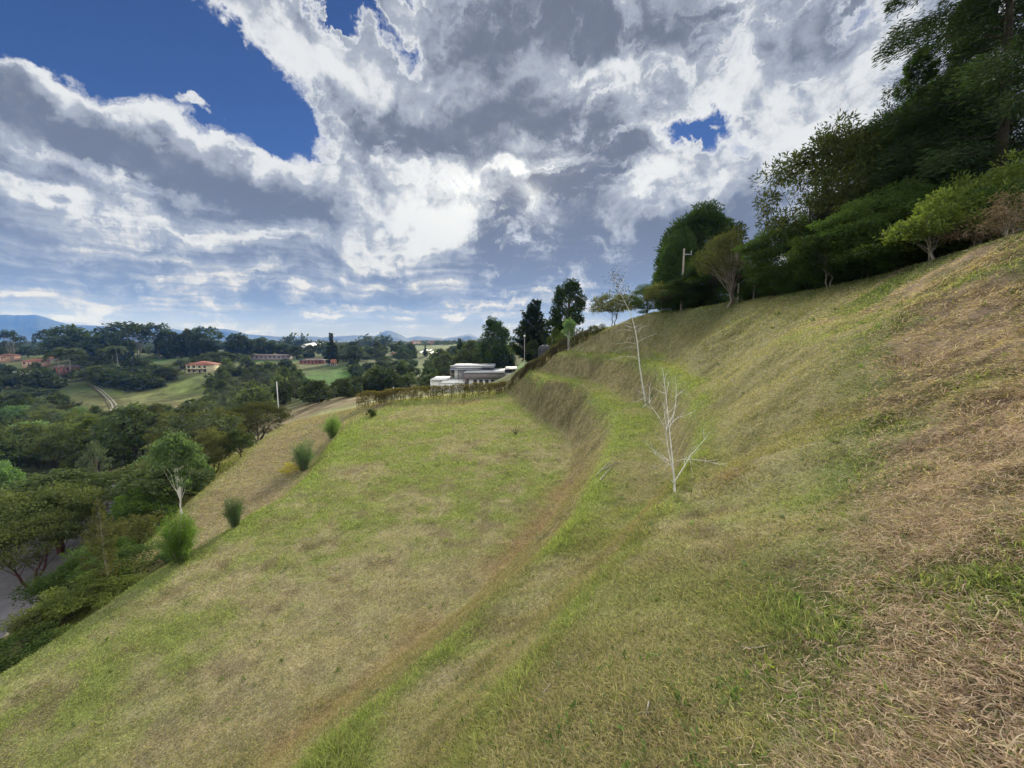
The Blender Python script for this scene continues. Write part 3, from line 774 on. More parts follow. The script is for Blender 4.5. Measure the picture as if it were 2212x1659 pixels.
def build_clippings():
    """matted dry clippings lying criss-cross on the rough slope at the right"""
    n = 260000
    r = np.exp(rng.uniform(math.log(.9), math.log(15), n)); a = rng.uniform(R(5), R(60), n)
    x = np.sin(a) * r; y = np.cos(a) * r
    sr = side(x, y, RIDGE); mt = fbm(x, y, .5, 4, 93)
    k = (sr > rng.normal(.25, .25, n)) & (y < 13) & (rng.random(n) < np.clip((mt - .38) * 6, .08, 1))
    x, y, r = x[k], y[k], r[k]; n = len(x)
    L = rng.uniform(.035, .12, n) * np.maximum(1, r / 6); W = rng.uniform(.0025, .006, n) * np.maximum(1, r / 4.5)
    az_ = rng.uniform(0, 6.28, n); tl = rng.normal(R(84), R(14), n)
    sx = np.array([samp(ZN, NX0, NY0, NS, x + .3, y) - samp(ZN, NX0, NY0, NS, x - .3, y), samp(ZN, NX0, NY0, NS, x, y + .3) - samp(ZN, NX0, NY0, NS, x, y - .3)]) / .6
    D = np.stack([np.sin(tl) * np.cos(az_), np.sin(tl) * np.sin(az_), np.cos(tl)], 1)
    D[:, 2] += D[:, 0] * sx[0] + D[:, 1] * sx[1]; D /= np.linalg.norm(D, axis=1)[:, None]
    S = np.stack([-np.sin(az_), np.cos(az_), 0 * az_], 1); Lc, Wc = L[:, None], W[:, None]
    P = np.stack([x, y, H(x, y) + rng.uniform(.0, .04, n)], 1); cv = S * rng.normal(0, .25, (n, 1)) * Lc
    m = P + D * Lc * .5 + cv + np.array([0, 0, .008]); t = P + D * Lc
    V = np.stack([P - S * Wc * .5, P + S * Wc * .5, m + S * Wc * .5, m - S * Wc * .5, t], 1).reshape(-1, 3)
    i = np.arange(n)[:, None] * 5
    q_ = rng.random(n); c = np.array([.50, .385, .30]) * rng.uniform(.6, 1.4, (n, 1))
    c[q_ < .40] = np.array([.30, .205, .150]) * rng.uniform(.6, 1.3, ((q_ < .40).sum(), 1)); c[q_ < .12] = np.array([.12, .085, .065])
    c[q_ > .93] = np.array([.62, .55, .40])
    o = link('straw_clippings', raw_mesh('straw_clippings', V, [i + np.array([[0, 1, 2, 3]]), i + np.array([[3, 2, 4]])], M_blade, cols=np.repeat(np.clip(c, 0, .7), 5, 0)))
    tag(o, 'matted pale straw clippings on the rough slope at the right', 'clippings', kind='stuff')
build_clippings()
#@@GRASSEND

# ------------------------------------------------------------------ trees
def unit(v): return v / (np.linalg.norm(v, axis=-1, keepdims=True) + 1e-9)
def leaf_add(mb, P, D, L, W, v, bend=.15):
    """folded rhombic leaves"""
    n = len(P)
    L = np.broadcast_to(L, n)[:, None]; W = np.broadcast_to(W, n)[:, None]
    S = unit(np.cross(D, unit(rng.normal(size=(n, 3)))))
    N = np.cross(D, S)
    V = np.stack([P, P + D * L * .5 + S * W * .5 + N * L * bend, P + D * L, P + D * L * .5 - S * W * .5 + N * L * bend * .6], 1).reshape(-1, 3)
    Q = np.arange(n * 4).reshape(n, 4)
    mb.add(V, Q=Q, a=np.repeat(v, 4))
def bez(a, b, c, n):
    t = np.linspace(0, 1, n)[:, None]
    return (1 - t) ** 2 * a + 2 * t * (1 - t) * b + t ** 2 * c

def broad(name, leafm, barkm, h=8, w=6, clear=.3, ncl=40, nleaf=250, L=.16, W=.07, flat=.7, crs=.17, tr=.16, stems=1, lean=0., shell=.55, droop=.2, up=.2, bot=.25, splay=.12, gaps=.0, skirt=0.0):
    """trunk with limbs to leaf clumps; returns two meshes"""
    T = MB(); C = MB()
    h0 = h * clear; ch = h - h0; cz = h0 + ch * .5
    cen = []
    for i in range(ncl):
        for _ in range(40):
            d = rng.normal(size=3); d /= np.linalg.norm(d)
            if d[2] < -bot * 2.2 and rng.random() < .8: continue
            rr = rng.uniform(shell, 1) ** .6
            p = np.array([d[0] * w * .5 * rr, d[1] * w * .5 * rr, cz + d[2] * ch * .5 * rr])
            p[:2] *= 1.0 - .35 * max(0, (p[2] - cz) / (ch * .5)) ** 2 * (1 - skirt) - 0.0
            if skirt: p[:2] *= np.interp(p[2], [h0, h], [1.0 + skirt * .3, 1 - skirt * .7])
            if all(np.linalg.norm((p - q) / np.array([w, w, ch])) > .5 / ncl ** .5 for q in cen): break
        cen.append(p)
    forks = []
    for s_ in range(stems):
        a = rng.uniform(0, 6.28); sp = splay * h * (0 if stems == 1 else 1)
        base = np.array([math.cos(a), math.sin(a), 0]) * tr * .6 * (stems > 1)
        top = np.array([math.cos(a) * sp + lean * h, math.sin(a) * sp, h0 + ch * rng.uniform(.45, .7)])
        mid = (base + top) * .5 + np.array([rng.normal() * .05 * h, rng.normal() * .05 * h, 0]); mid[2] = h0 * .75
        P = bez(base - [0, 0, .25], mid, top, 9)
        P[1:-1, :2] += rng.normal(0, .012 * h, (7, 2))
        r_ = tr * (1 if stems == 1 else .65) * np.linspace(1, .25, 9); r_[0] *= 1.35
        T.tube(P, r_, 8); forks.append((P, r_))
    lv = .35 + .3 * rng.random(ncl)
    for i, p in enumerate(cen):
        P, r_ = forks[i % stems]
        k = rng.integers(3, 8); s0 = P[k]
        m = (s0 + p) * .5; m[2] = s0[2] * .35 + p[2] * .65 - .05 * h * rng.random(); m[:2] += rng.normal(0, .02 * h, 2)
        B = bez(s0, m, p, 6); B[1:-1] += rng.normal(0, .008 * h, (4, 3))
        T.tube(B, r_[k] * .38 * np.linspace(1, .12, 6), 5)
        nl = int(nleaf * rng.uniform(.5, 1.4) * (1 if rng.random() > gaps else .15))
        cr = w * crs * rng.uniform(.65, 1.35)
        d = unit(rng.normal(size=(nl, 3))); q = d * (rng.random((nl, 1)) ** .42) * cr; q[:, 2] *= flat
        # sprays: leaves sit on short twigs
        D = unit(d * .8 + rng.normal(size=(nl, 3)) * .55 + np.array([0, 0, up - droop]))
        sz = rng.uniform(.6, 1.35, nl)
        leaf_add(C, p + q, D, L * sz, W * sz, np.clip(lv[i] + rng.normal(0, .22, nl), 0, 1))
    return T.mesh(name + '_trunk', barkm, smooth=True), C.mesh(name + '_crown', leafm)

def conifer(name, leafm, barkm, h=16, w=8, clear=.12, nb=90, nl=260, L=.22, W=.09, tr=.3, elev=5, sag=.25, prof=.8, ragged=.35, spire=0., lean=(0, 0), bushy=.26, droop=.35):
    T = MB(); C = MB()
    top = np.array([lean[0] * h, lean[1] * h, h])
    P = bez(np.array([0, 0, -.3]), np.array([0, 0, h * .5]), top, 14)
    T.tube(P, tr * np.linspace(1, .07, 14) * np.array([1.25] + [1] * 13), 8)
    for b in range(nb):
        f = clear + (1 - clear) * ((b + rng.random()) / nb)
        f = min(f, .985)
        k = f * 13; i = int(k); o = P[i] * (1 - (k - i)) + P[min(i + 1, 13)] * (k - i)
        g_ = (f - clear) / (1 - clear)
        ln = w * .5 * max(.06, (1 - g_) ** prof * min(1, .55 + g_ * 3.0)) * rng.uniform(1 - ragged, 1 + ragged * .5)
        if spire and g_ > 1 - spire: ln = w * .5 * .10 * rng.uniform(.5, 1.2)
        a = b * 2.399 + rng.normal(0, .4); e = R(elev + rng.normal(0, 9) + 28 * g_)
        dirh = np.array([math.cos(a), math.sin(a), 0])
        tip = o + dirh * ln * math.cos(e) + np.array([0, 0, ln * math.sin(e) - sag * ln])
        m = o + dirh * ln * .5 * math.cos(e) + np.array([0, 0, ln * .55 * math.sin(e) + .06 * ln])
        B = bez(o, m, tip, 6)
        T.tube(B, max(.012, tr * .22 * (1 - f * .6)) * np.linspace(1, .15, 6), 4)
        n = max(14, int(nl * (ln / (w * .5)) * rng.uniform(.7, 1.2)))
        s_ = rng.random(n) ** .8 * .98 + .04; kk = np.clip(s_ * 5, 0, 4.999); ii = kk.astype(int)
        Q = B[ii] * (1 - (kk - ii))[:, None] + B[ii + 1] * (kk - ii)[:, None]
        lat = np.array([-math.sin(a), math.cos(a), 0])
        off = rng.normal(0, 1, n) * bushy * ln * np.clip(1.15 - s_ * .85, .1, 1) * .8
        Q = Q + lat * off[:, None]; Q[:, 2] += -abs(off) * .18 + rng.normal(0, .05 * ln + .05, n)
        D = unit(dirh * .8 + lat * (np.sign(off) * rng.uniform(.2, 1, n))[:, None] + np.array([0, 0, -droop]) + rng.normal(0, .35, (n, 3)))
        sz = rng.uniform(.6, 1.3, n)
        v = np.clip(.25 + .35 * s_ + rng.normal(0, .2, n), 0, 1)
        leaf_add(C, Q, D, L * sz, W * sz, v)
    return T.mesh(name + '_trunk', barkm, smooth=True), C.mesh(name + '_crown', leafm)

def feather(name, leafm, barkm, h=2, w=1.6, ns=40, nl=90, L=.14, W=.012, arch=.35, lift=.9):
    """fine leaved shrub of arching wands"""
    T = MB(); C = MB()
    for i in range(ns):
        a = rng.uniform(0, 6.28); q = rng.random() ** .6
        d = np.array([math.cos(a), math.sin(a), 0])
        tip = d * w * .5 * q * rng.uniform(.6, 1.35) + np.array([0, 0, h * (1 - arch * q ** 2) * rng.uniform(.45, 1.12)])
        m = d * w * .34 * q + np.array([0, 0, h * .5 * rng.uniform(.8, 1.1)])
        B = bez(d * w * .12 * q + [0, 0, -.05], m, tip, 7)
        T.tube(B, .012 * h / 2 * np.linspace(1, .2, 7), 4)
        s_ = rng.random(nl) ** .8; kk = np.clip(s_ * 6, 0, 5.999); ii = kk.astype(int)
        Q = B[ii] * (1 - (kk - ii))[:, None] + B[ii + 1] * (kk - ii)[:, None] + rng.normal(0, .04 * h, (nl, 3))
        Dm = unit(B[ii + 1] - B[ii])
        D = unit(Dm * lift + rng.normal(0, .5, (nl, 3)))
        sz = rng.uniform(.6, 1.3, nl)
        leaf_add(C, Q, D, L * sz, W * sz, np.clip(.2 + .5 * s_ + rng.normal(0, .2, nl), 0, 1), bend=.05)
    return T.mesh(name + '_stem', barkm), C.mesh(name + '_crown', leafm)

LM = dict(
 sage=leaf_material('leaf_sage_green', (.09, .155, .075), (.22, .32, .15), .4, .9),
 conif=leaf_material('leaf_conifer_dark', (.012, .023, .011), (.038, .060, .023), .25, .35),
 conif2=leaf_material('leaf_conifer_green', (.022, .045, .016), (.065, .105, .030), .3, .5),
 laurel=leaf_material('leaf_laurel_bronze', (.028, .040, .015), (.088, .100, .036), .3, .6),
 feath=leaf_material('leaf_feathery_green', (.026, .048, .013), (.082, .130, .034), .35, .7),
 yellowg=leaf_material('leaf_yellow_green', (.062, .088, .022), (.165, .200, .052), .4, 1.2),
 olive=leaf_material('leaf_olive', (.050, .058, .022), (.125, .125, .048), .35, .8),
 fresh=leaf_material('leaf_fresh_green', (.075, .14, .030), (.17, .28, .06), .45, .9),
 blue=leaf_material('leaf_blue_green', (.06, .115, .052), (.18, .27, .12), .35, .9),
 grey=leaf_material('leaf_grey_green', (.045, .060, .038), (.115, .135, .085), .3, .5),
 wood=leaf_material('leaf_wood_dark', (.032, .052, .021), (.104, .134, .054), .3, .25),
 wood2=leaf_material('leaf_wood_mid', (.050, .070, .026), (.152, .172, .064), .3, .25),
 far=leaf_material('leaf_far_dark', (.026, .042, .020), (.072, .096, .044), .25, .12),
 far2=leaf_material('leaf_far_mid', (.048, .068, .028), (.115, .138, .06), .25, .12),
 gold=leaf_material('leaf_golden', (.35, .28, .04), (.60, .52, .08), .4, 1.5),
 hedge=leaf_material('leaf_hedge_rust', (.065, .072, .024), (.170, .125, .045), .35, 2.2),
 hedge2=leaf_material('leaf_hedge_olive', (.060, .060, .028), (.130, .105, .050), .3, 1.5),
 dry=leaf_material('leaf_dry_brown', (.10, .07, .045), (.24, .175, .12), .3, 1.5),
)
TPL = {}
def tpl(key, meshes, h, w, parts=('trunk', 'crown')): TPL[key] = (meshes, h, w, parts)
# near trees on the crest
tpl('big_conifer', conifer('big_conifer', LM['conif'], M_bark, h=18, w=10.5, clear=.14, nb=92, nl=1700, L=.20, W=.040, tr=.22, elev=0, sag=.24, prof=.45, ragged=.6, lean=(-.10, 0), bushy=.17), 18, 10.5)
tpl('green_conifer', conifer('green_conifer', LM['conif2'], M_bark, h=14, w=7.5, clear=.04, nb=130, nl=900, L=.19, W=.045, tr=.18, elev=14, sag=.12, prof=.62, ragged=.5, bushy=.22), 14, 7.5)
tpl('bronze_laurel', broad('bronze_laurel', LM['laurel'], M_bark, h=7.5, w=6.5, clear=.2, ncl=62, nleaf=330, L=.21, W=.065, crs=.115, tr=.16, stems=3, flat=.75, shell=.5, gaps=.15, splay=.16), 7.5, 6.5)
tpl('feathery_tree', broad('feathery_tree', LM['feath'], M_bark, h=6, w=5.5, clear=.08, ncl=64, nleaf=420, L=.17, W=.045, crs=.13, tr=.12, stems=2, flat=.42, shell=.4, droop=.45, bot=.5), 6, 5.5)
tpl('spreading_low_tree', broad('spreading_low_tree', LM['feath'], M_barkpale, h=3.3, w=4.6, clear=.32, ncl=44, nleaf=380, L=.13, W=.04, crs=.13, tr=.07, stems=2, flat=.38, shell=.3, droop=.3, splay=.12), 3.3, 4.6)
tpl('yellow_shrub_tree', broad('yellow_shrub_tree', LM['yellowg'], M_twig, h=2.7, w=3.0, clear=.16, ncl=46, nleaf=170, L=.15, W=.055, crs=.12, tr=.06, stems=3, flat=.7, shell=.3, gaps=.15, splay=.2), 2.7, 3.0)
tpl('dense_round_tree', broad('dense_round_tree', LM['conif2'], M_bark, h=12, w=8.6, clear=.03, ncl=150, nleaf=330, L=.34, W=.12, crs=.115, tr=.3, flat=.95, shell=.62, droop=-.1, bot=.6, skirt=.35), 12, 8.6)
tpl('twisted_tree', broad('twisted_tree', LM['olive'], M_barkpale, h=5.4, w=4.7, clear=.22, ncl=95, nleaf=110, L=.13, W=.05, crs=.10, tr=.17, stems=2, flat=.7, shell=.2, gaps=.15, splay=.1), 5.4, 4.7)
tpl('open_small_tree', broad('open_small_tree', LM['olive'], M_bark, h=3.2, w=4.2, clear=.28, ncl=40, nleaf=130, L=.17, W=.07, crs=.105, tr=.07, stems=3, flat=.6, shell=.35, gaps=.15, splay=.2), 3.2, 4.2)
tpl('bush', broad('bush', LM['feath'], M_bark, h=2, w=2.6, clear=.0, ncl=30, nleaf=230, L=.12, W=.045, crs=.15, tr=.04, stems=3, flat=.8, shell=.3, bot=.6), 2, 2.6, ('stem', 'crown'))
tpl('olive_bush', broad('olive_bush', LM['olive'], M_bark, h=2, w=2.6, clear=.0, ncl=30, nleaf=210, L=.14, W=.05, crs=.15, tr=.04, stems=3, flat=.8, shell=.3, bot=.6), 2, 2.6, ('stem', 'crown'))
tpl('yellow_bush', broad('yellow_bush', LM['yellowg'], M_bark, h=2, w=2.6, clear=.0, ncl=30, nleaf=230, L=.13, W=.035, crs=.15, tr=.04, stems=3, flat=.8, shell=.3, bot=.6, droop=.35), 2, 2.6, ('stem', 'crown'))
tpl('dry_bush', broad('dry_bush', LM['dry'], M_twig, h=2, w=2.6, clear=.0, ncl=26, nleaf=110, L=.14, W=.03, crs=.15, tr=.04, stems=4, flat=.8, shell=.2, bot=.6), 2, 2.6, ('stem', 'crown'))
# tall conifers beyond the bank
tpl('old_cypress', broad('old_cypress', LM['conif2'], M_bark, h=11.5, w=7.6, clear=.06, ncl=95, nleaf=150, L=.40, W=.17, crs=.10, tr=.26, flat=.75, shell=.45, gaps=.1, bot=.6, skirt=.55), 11.5, 7.6)
tpl('leaning_cypress', conifer('leaning_cypress', LM['conif'], M_bark, h=11, w=8.4, clear=.04, nb=95, nl=260, L=.42, W=.17, tr=.24, elev=30, sag=.05, prof=.55, ragged=.35, lean=(.12, 0), bushy=.28), 11, 6.6)
tpl('dark_pine', conifer('dark_pine', LM['conif'], M_bark, h=8, w=5, clear=.03, nb=50, nl=130, L=.42, W=.17, tr=.16, elev=16, prof=.8), 8, 5)
tpl('spire_conifer', conifer('spire_conifer', LM['far'], M_bark, h=24, w=8, clear=.05, nb=90, nl=90, L=1.1, W=.5, tr=.35, elev=10, prof=.55, spire=.34, ragged=.3), 24, 8)
# the wood on the valley floor
tpl('wood_tree', broad('wood_tree', LM['wood'], M_bark, h=11, w=9, clear=.2, ncl=46, nleaf=110, L=.55, W=.26, crs=.14, tr=.22, flat=.5, shell=.45), 11, 9)
tpl('layered_tree', broad('layered_tree', LM['wood2'], M_bark, h=10, w=10, clear=.35, ncl=46, nleaf=110, L=.50, W=.22, crs=.14, tr=.2, flat=.24, shell=.4), 10, 10)
tpl('pale_wood_tree', broad('pale_wood_tree', LM['grey'], M_barkpale, h=9, w=6.5, clear=.2, ncl=44, nleaf=85, L=.45, W=.18, crs=.12, tr=.15, flat=.7, shell=.4, gaps=.2), 9, 6.5)
tpl('golden_tree', broad('golden_tree', LM['yellowg'], M_barkpale, h=11, w=6, clear=.62, ncl=28, nleaf=100, L=.42, W=.18, crs=.14, tr=.14, flat=.45, shell=.3), 11, 6)
tpl('bright_tree', broad('bright_tree', LM['fresh'], M_barkpale, h=5, w=4.6, clear=.32, ncl=34, nleaf=210, L=.22, W=.07, crs=.13, tr=.08, stems=3, flat=.45, shell=.3, gaps=.1, splay=.2), 5, 4.6)
tpl('laurel_round', broad('laurel_round', LM['blue'], M_bark, h=5, w=4.2, clear=.05, ncl=44, nleaf=170, L=.28, W=.10, crs=.13, tr=.1, flat=.8, shell=.55), 5, 4.2)
tpl('white_stem_tree', broad('white_stem_tree', LM['sage'], M_barkwhite, h=6.4, w=3.0, clear=.26, ncl=34, nleaf=150, L=.22, W=.11, crs=.15, tr=.075, stems=2, flat=.75, shell=.3, gaps=.15, splay=.06), 6.4, 3.0)
tpl('branchy_tree', broad('branchy_tree', LM['olive'], M_bark, h=7, w=8, clear=.12, ncl=64, nleaf=170, L=.24, W=.10, crs=.11, tr=.18, stems=4, flat=.5, shell=.45, gaps=.1, splay=.22), 7, 8)
tpl('thin_conifer', conifer('thin_conifer', LM['olive'], M_twig, h=7.5, w=4.2, clear=.12, nb=60, nl=130, L=.20, W=.07, tr=.07, elev=26, sag=.05, prof=.7, bushy=.2), 7.5, 4.2)
tpl('red_stem_tree', broad('red_stem_tree', LM['wood2'], M_barkred, h=7, w=8, clear=.42, ncl=52, nleaf=260, L=.26, W=.10, crs=.125, tr=.2, stems=3, flat=.5, shell=.35, splay=.26), 7, 8)
# far trees
tpl('far_dome', broad('far_dome', LM['far'], M_bark, h=20, w=18, clear=.06, ncl=60, nleaf=60, L=1.5, W=.9, crs=.12, tr=.5, flat=.8, shell=.6, bot=.5), 20, 18)
tpl('far_gum', broad('far_gum', LM['far'], M_barkpale, h=24, w=15, clear=.3, ncl=34, nleaf=50, L=1.2, W=.65, crs=.105, tr=.42, stems=3, flat=.6, shell=.55, gaps=.25, splay=.14), 24, 15)
tpl('far_tree', broad('far_tree', LM['far2'], M_bark, h=14, w=11, clear=.12, ncl=34, nleaf=50, L=1.2, W=.7, crs=.14, tr=.3, flat=.75, shell=.5), 14, 11)
tpl('far_dark_tree', broad('far_dark_tree', LM['far'], M_bark, h=13, w=10, clear=.08, ncl=30, nleaf=50, L=1.2, W=.7, crs=.15, tr=.3, flat=.75, shell=.5), 13, 10)
tpl('far_bush', broad('far_bush', LM['far2'], M_bark, h=4, w=5, clear=.0, ncl=16, nleaf=45, L=.8, W=.45, crs=.18, tr=.1, flat=.8, shell=.3, bot=.6), 4, 5)
tpl('far_dark_bush', broad('far_dark_bush', LM['far'], M_bark, h=4, w=5, clear=.0, ncl=16, nleaf=45, L=.8, W=.45, crs=.18, tr=.1, flat=.8, shell=.3, bot=.6), 4, 5)
tpl('feather_shrub', feather('feather_shrub', LM['fresh'], M_twig, ns=64, nl=120, L=.13, W=.016, arch=.25), 2, 1.6, ('stem', 'crown'))
tpl('willowy_shrub', feather('willowy_shrub', LM['fresh'], M_twig, ns=80, nl=130, L=.17, W=.016, arch=.35, lift=.35), 2, 1.9, ('stem', 'crown'))
tpl('blue_shrub', feather('blue_shrub', LM['blue'], M_twig, ns=56, nl=130, L=.16, W=.015, arch=.28, lift=.3), 2, 1.4, ('stem', 'crown'))
tpl('golden_plant', broad('golden_plant', LM['gold'], M_twig, h=1, w=1.3, clear=.15, ncl=14, nleaf=42, L=.13, W=.05, crs=.16, tr=.02, stems=3, flat=.6, shell=.3, splay=.25), 1, 1.3, ('stem', 'crown'))

def plant(key, name, p, h, w, label=None, cat='tree', group=None, rz=None):
    (mt, mc), h0, w0, parts = TPL[key]
    e = empty(name, p, rng.uniform(0, 6.28) if rz is None else rz)
    e.scale = (w / w0, w / w0, h / h0)
    for nm, me in ((parts[0], mt), (parts[1], mc)):
        o = link(nm, me, e)
    return tag(e, label, cat, group)

def T(key, name, u, y, vtop, wpx, label=None, cat='tree', group=None, vb_=None, rz=None, sink=0.0):
    """stand a plant on the ground at depth y with its top and width as seen"""
    vm = (vtop + (vb_ or 735)) / 2
    x = at(u, vm, y=y)[0]; z0 = H1(x, y) - sink
    zt = at(u, vtop, y=y)[2]
    w = wpx * y / ray(u, vm)[1]
    return plant(key, name, (x, y, z0), max(zt - z0, .4), w, label, cat, group, rz)
def TB(key, name, u, v, vtop, wpx, label=None, cat='tree', group=None, rz=None):
    """stand a plant where the photo shows its foot"""
    p = gp(u, v)
    zt = at(u, vtop, y=p[1])[2]
    return plant(key, name, p, max(zt - p[2], .3), wpx * p[1] / ray(u, v)[1], label, cat, group, rz)

# crest trees, right to left
T('big_conifer', 'conifer', 2215, 15.5, -330, 620, 'tallest dark conifer, thick trunk showing, at the right edge above the bushes', vb_=300, rz=0.2)
T('big_conifer', 'conifer', 2085, 19.5, -150, 430, 'tall dark conifer with drooping sprays just left of the tallest one', vb_=300, rz=2.5)
T('green_conifer', 'conifer', 1975, 18.5, 105, 250, 'mid green conifer standing in front of the tall dark ones', vb_=400, rz=4.0)
T('green_conifer', 'conifer', 2075, 22, 60, 230, 'green conifer half hidden between the tall dark ones', vb_=400, rz=1.0)
T('bronze_laurel', 'broadleaf_tree', 1790, 21.5, 285, 265, 'bronze leaved broadleaf tree with open limbs left of the conifers', vb_=560, rz=1.2)
T('bronze_laurel', 'broadleaf_tree', 1900, 24, 250, 230, 'bronze broadleaf tree behind the green conifer', vb_=560, rz=3.2)
T('feathery_tree', 'feathery_tree', 1905, 16.2, 400, 230, 'dark feathery tree with drooping layers under the conifers', vb_=560)
T('feathery_tree', 'feathery_tree', 1690, 23.0, 470, 165, 'dark green feathery tree at the left foot of the bronze tree', vb_=600)
T('feathery_tree', 'feathery_tree', 2010, 15.0, 420, 190, 'feathery dark tree behind the yellow green shrub', vb_=540)
T('feathery_tree', 'feathery_tree', 1770, 24.0, 455, 170, 'feathery tree filling the gap below the bronze tree', vb_=600)
T('spreading_low_tree', 'small_tree', 1796, 17.8, 497, 165, 'small flat layered tree on twin pale stems at the top of the bank', vb_=618)
T('yellow_shrub_tree', 'shrub', 2028, 12.4, 422, 165, 'yellow green shrub at the top of the slope before the conifers', 'shrub', vb_=545)
T('yellow_bush', 'bush', 2165, 12.4, 350, 190, 'yellow topped bush at the right edge above the brown undergrowth', 'bush', vb_=430)
T('yellow_bush', 'bush', 2090, 14.0, 385, 150, 'yellow topped bush beside the dark trunks', 'bush', vb_=430)
T('bush', 'bush', 2130, 12.0, 400, 150, 'dark green bush under the yellow topped ones', 'bush', vb_=470)
T('dry_bush', 'bush', 2185, 10.9, 405, 130, 'brown dry undergrowth bush at the right edge', 'bush', vb_=480)
T('dry_bush', 'bush', 2120, 11.6, 450, 110, 'brown dry bush between the grass and the dark bush', 'bush', vb_=500)
T('bush', 'bush', 1960, 14.6, 500, 120, 'low dark bush at the foot of the feathery tree', 'bush', vb_=560)
T('bush', 'bush', 1885, 16.6, 520, 130, 'low bush in the shade right of the flat layered tree', 'bush', vb_=570)
T('bush', 'bush', 1720, 21.2, 560, 100, 'low bush left of the flat layered tree', 'bush', vb_=620)
T('dense_round_tree', 'round_tree', 1515, 44, 453, 175, 'large dark round crowned tree behind the pale twisted trunk', vb_=600)
T('dense_round_tree', 'round_tree', 1468, 42, 500, 90, 'lower dark round tree overlapping the left side of the large one', vb_=620)
T('feathery_tree', 'feathery_tree', 1545, 35, 520, 130, 'feathery green tree in front of the large round one', vb_=640)
T('twisted_tree', 'twisted_tree', 1578, 28.9, 494, 145, 'tree with a pale twisted trunk and thin olive crown on the bank top', vb_=600, rz=.6)
T('feathery_tree', 'feathery_tree', 1490, 36.5, 592, 105, 'low feathery tree left of the pale twisted trunk', vb_=650)
T('feathery_tree', 'feathery_tree', 1632, 28, 560, 90, 'feathery tree right of the pale twisted trunk', vb_=640)
T('feathery_tree', 'feathery_tree', 1400, 44, 612, 80, 'feathery green tree on the bank top above the terraces', vb_=680)
T('open_small_tree', 'small_tree', 1432, 39.5, 612, 85, 'small brownish tree with a forked trunk on the bank top', vb_=670)
T('bush', 'bush', 1455, 40, 640, 75, 'dark bush right of the small brownish tree', 'bush', vb_=680)
T('feathery_tree', 'feathery_tree', 1437, 47, 570, 70, 'small dark tree against the sky left of the round one', vb_=640)
T('open_small_tree', 'small_tree', 1324, 47.5, 634, 100, 'open tree against the sky at the left end of the bank top', vb_=690)
T('olive_bush', 'bush', 1290, 49.5, 700, 40, 'small dark bush below the open tree on the skyline', 'bush', vb_=720)
BT = [(2180, 'the tallest conifer'), (2030, 'the yellow green shrub tree'), (1960, 'the green conifer'), (1880, 'the dark feathery tree'), (1796, 'the flat layered tree'), (1700, 'the bronze tree'), (1590, 'the pale twisted trunk'), (1515, 'the large round tree'), (1432, 'the small brownish tree')]
BU = set()
for i, (p, dx, dy) in enumerate([(p, 1.6, 1.5) for p in CR[6:15]] + [(p, 3.6, 4.0) for p in CR[5:15]]):
    x_, y_ = float(p[0]) + dx, float(p[1]) + dy
    uu = 1106 + 840 * x_ / y_; ks = sorted(BT, key=lambda a: abs(a[0] - uu))
    for lb in ['dark undergrowth bush in the shade by ' + ks[0][1], 'dark undergrowth bush just behind ' + ks[0][1], 'dark undergrowth bush between ' + ks[0][1] + ' and ' + ks[1][1], 'dark undergrowth bush well behind ' + ks[0][1], 'second dark undergrowth bush between ' + ks[0][1] + ' and ' + ks[1][1]]:
        if lb not in BU: BU.add(lb); break
    plant('bush', 'bush', (x_, y_, H1(x_, y_) - .1), rng.uniform(1.2, 2.0), rng.uniform(2.6, 3.8), lb, 'bush', 'undergrowth below the bank top trees')
# beyond the hedge
T('leaning_cypress', 'cypress', 1143, 82, 650, 84, 'leaning blue green cypress, middle of the three beyond the hedge', vb_=700, rz=0)
T('old_cypress', 'cypress', 1228, 74, 598, 84, 'tallest ragged cypress beyond the rusty hedge', vb_=700, rz=1)
T('old_cypress', 'cypress', 1069, 124, 681, 76, 'stout dark cypress behind the white house', vb_=760, rz=3)
T('far_dark_tree', 'broadleaf_tree', 1190, 80, 690, 46, 'low dark tree between the two tall cypresses', vb_=720)
T('dark_pine', 'pine', 993, 150, 731, 44, 'dark pointed pine left of the stout cypress', vb_=765)
T('far_tree', 'broadleaf_tree', 1020, 140, 738, 44, 'grey green tree right of the dark pine', vb_=770)
for i, (u, y, vt, w, k, lb) in enumerate([(960, 150, 766, 46, 'far_tree', 'rounded green tree behind the left roof of the white house'), (1000, 130, 757, 50, 'far_tree', 'green tree right behind the upper roof of the white house'), (1035, 128, 760, 46, 'far_dark_tree', 'dark green tree at the foot of the stout cypress'),
     (1088, 122, 757, 44, 'far_dark_tree', 'dark low tree right of the stout cypress'), (1113, 116, 746, 30, 'golden_tree', 'thin tree with a pale stem on the lawn beside the hedge'), (1152, 78, 736, 30, 'far_tree', 'rusty green tree right of the garden lamp'), (1165, 86, 725, 36, 'far_tree', 'olive tree below the leaning cypress')]):
    T(k, 'garden_tree', u, y, vt, w, lb, vb_=vt + 30)
T('yellow_bush', 'bamboo_clump', 1199, 66, 709, 30, 'yellow green bamboo clump above the hedge', 'bamboo', vb_=735)
T('fresh' if 'fresh' in TPL else 'white_stem_tree', 'sapling', 1228, 50.5, 686, 30, 'slender sapling with big leaves inside the end of the hedge', vb_=730)
T('yellow_bush', 'bush', 1215, 55, 716, 26, 'pale green bush left of the slender sapling', 'bush', vb_=735)
#@@TREES1END

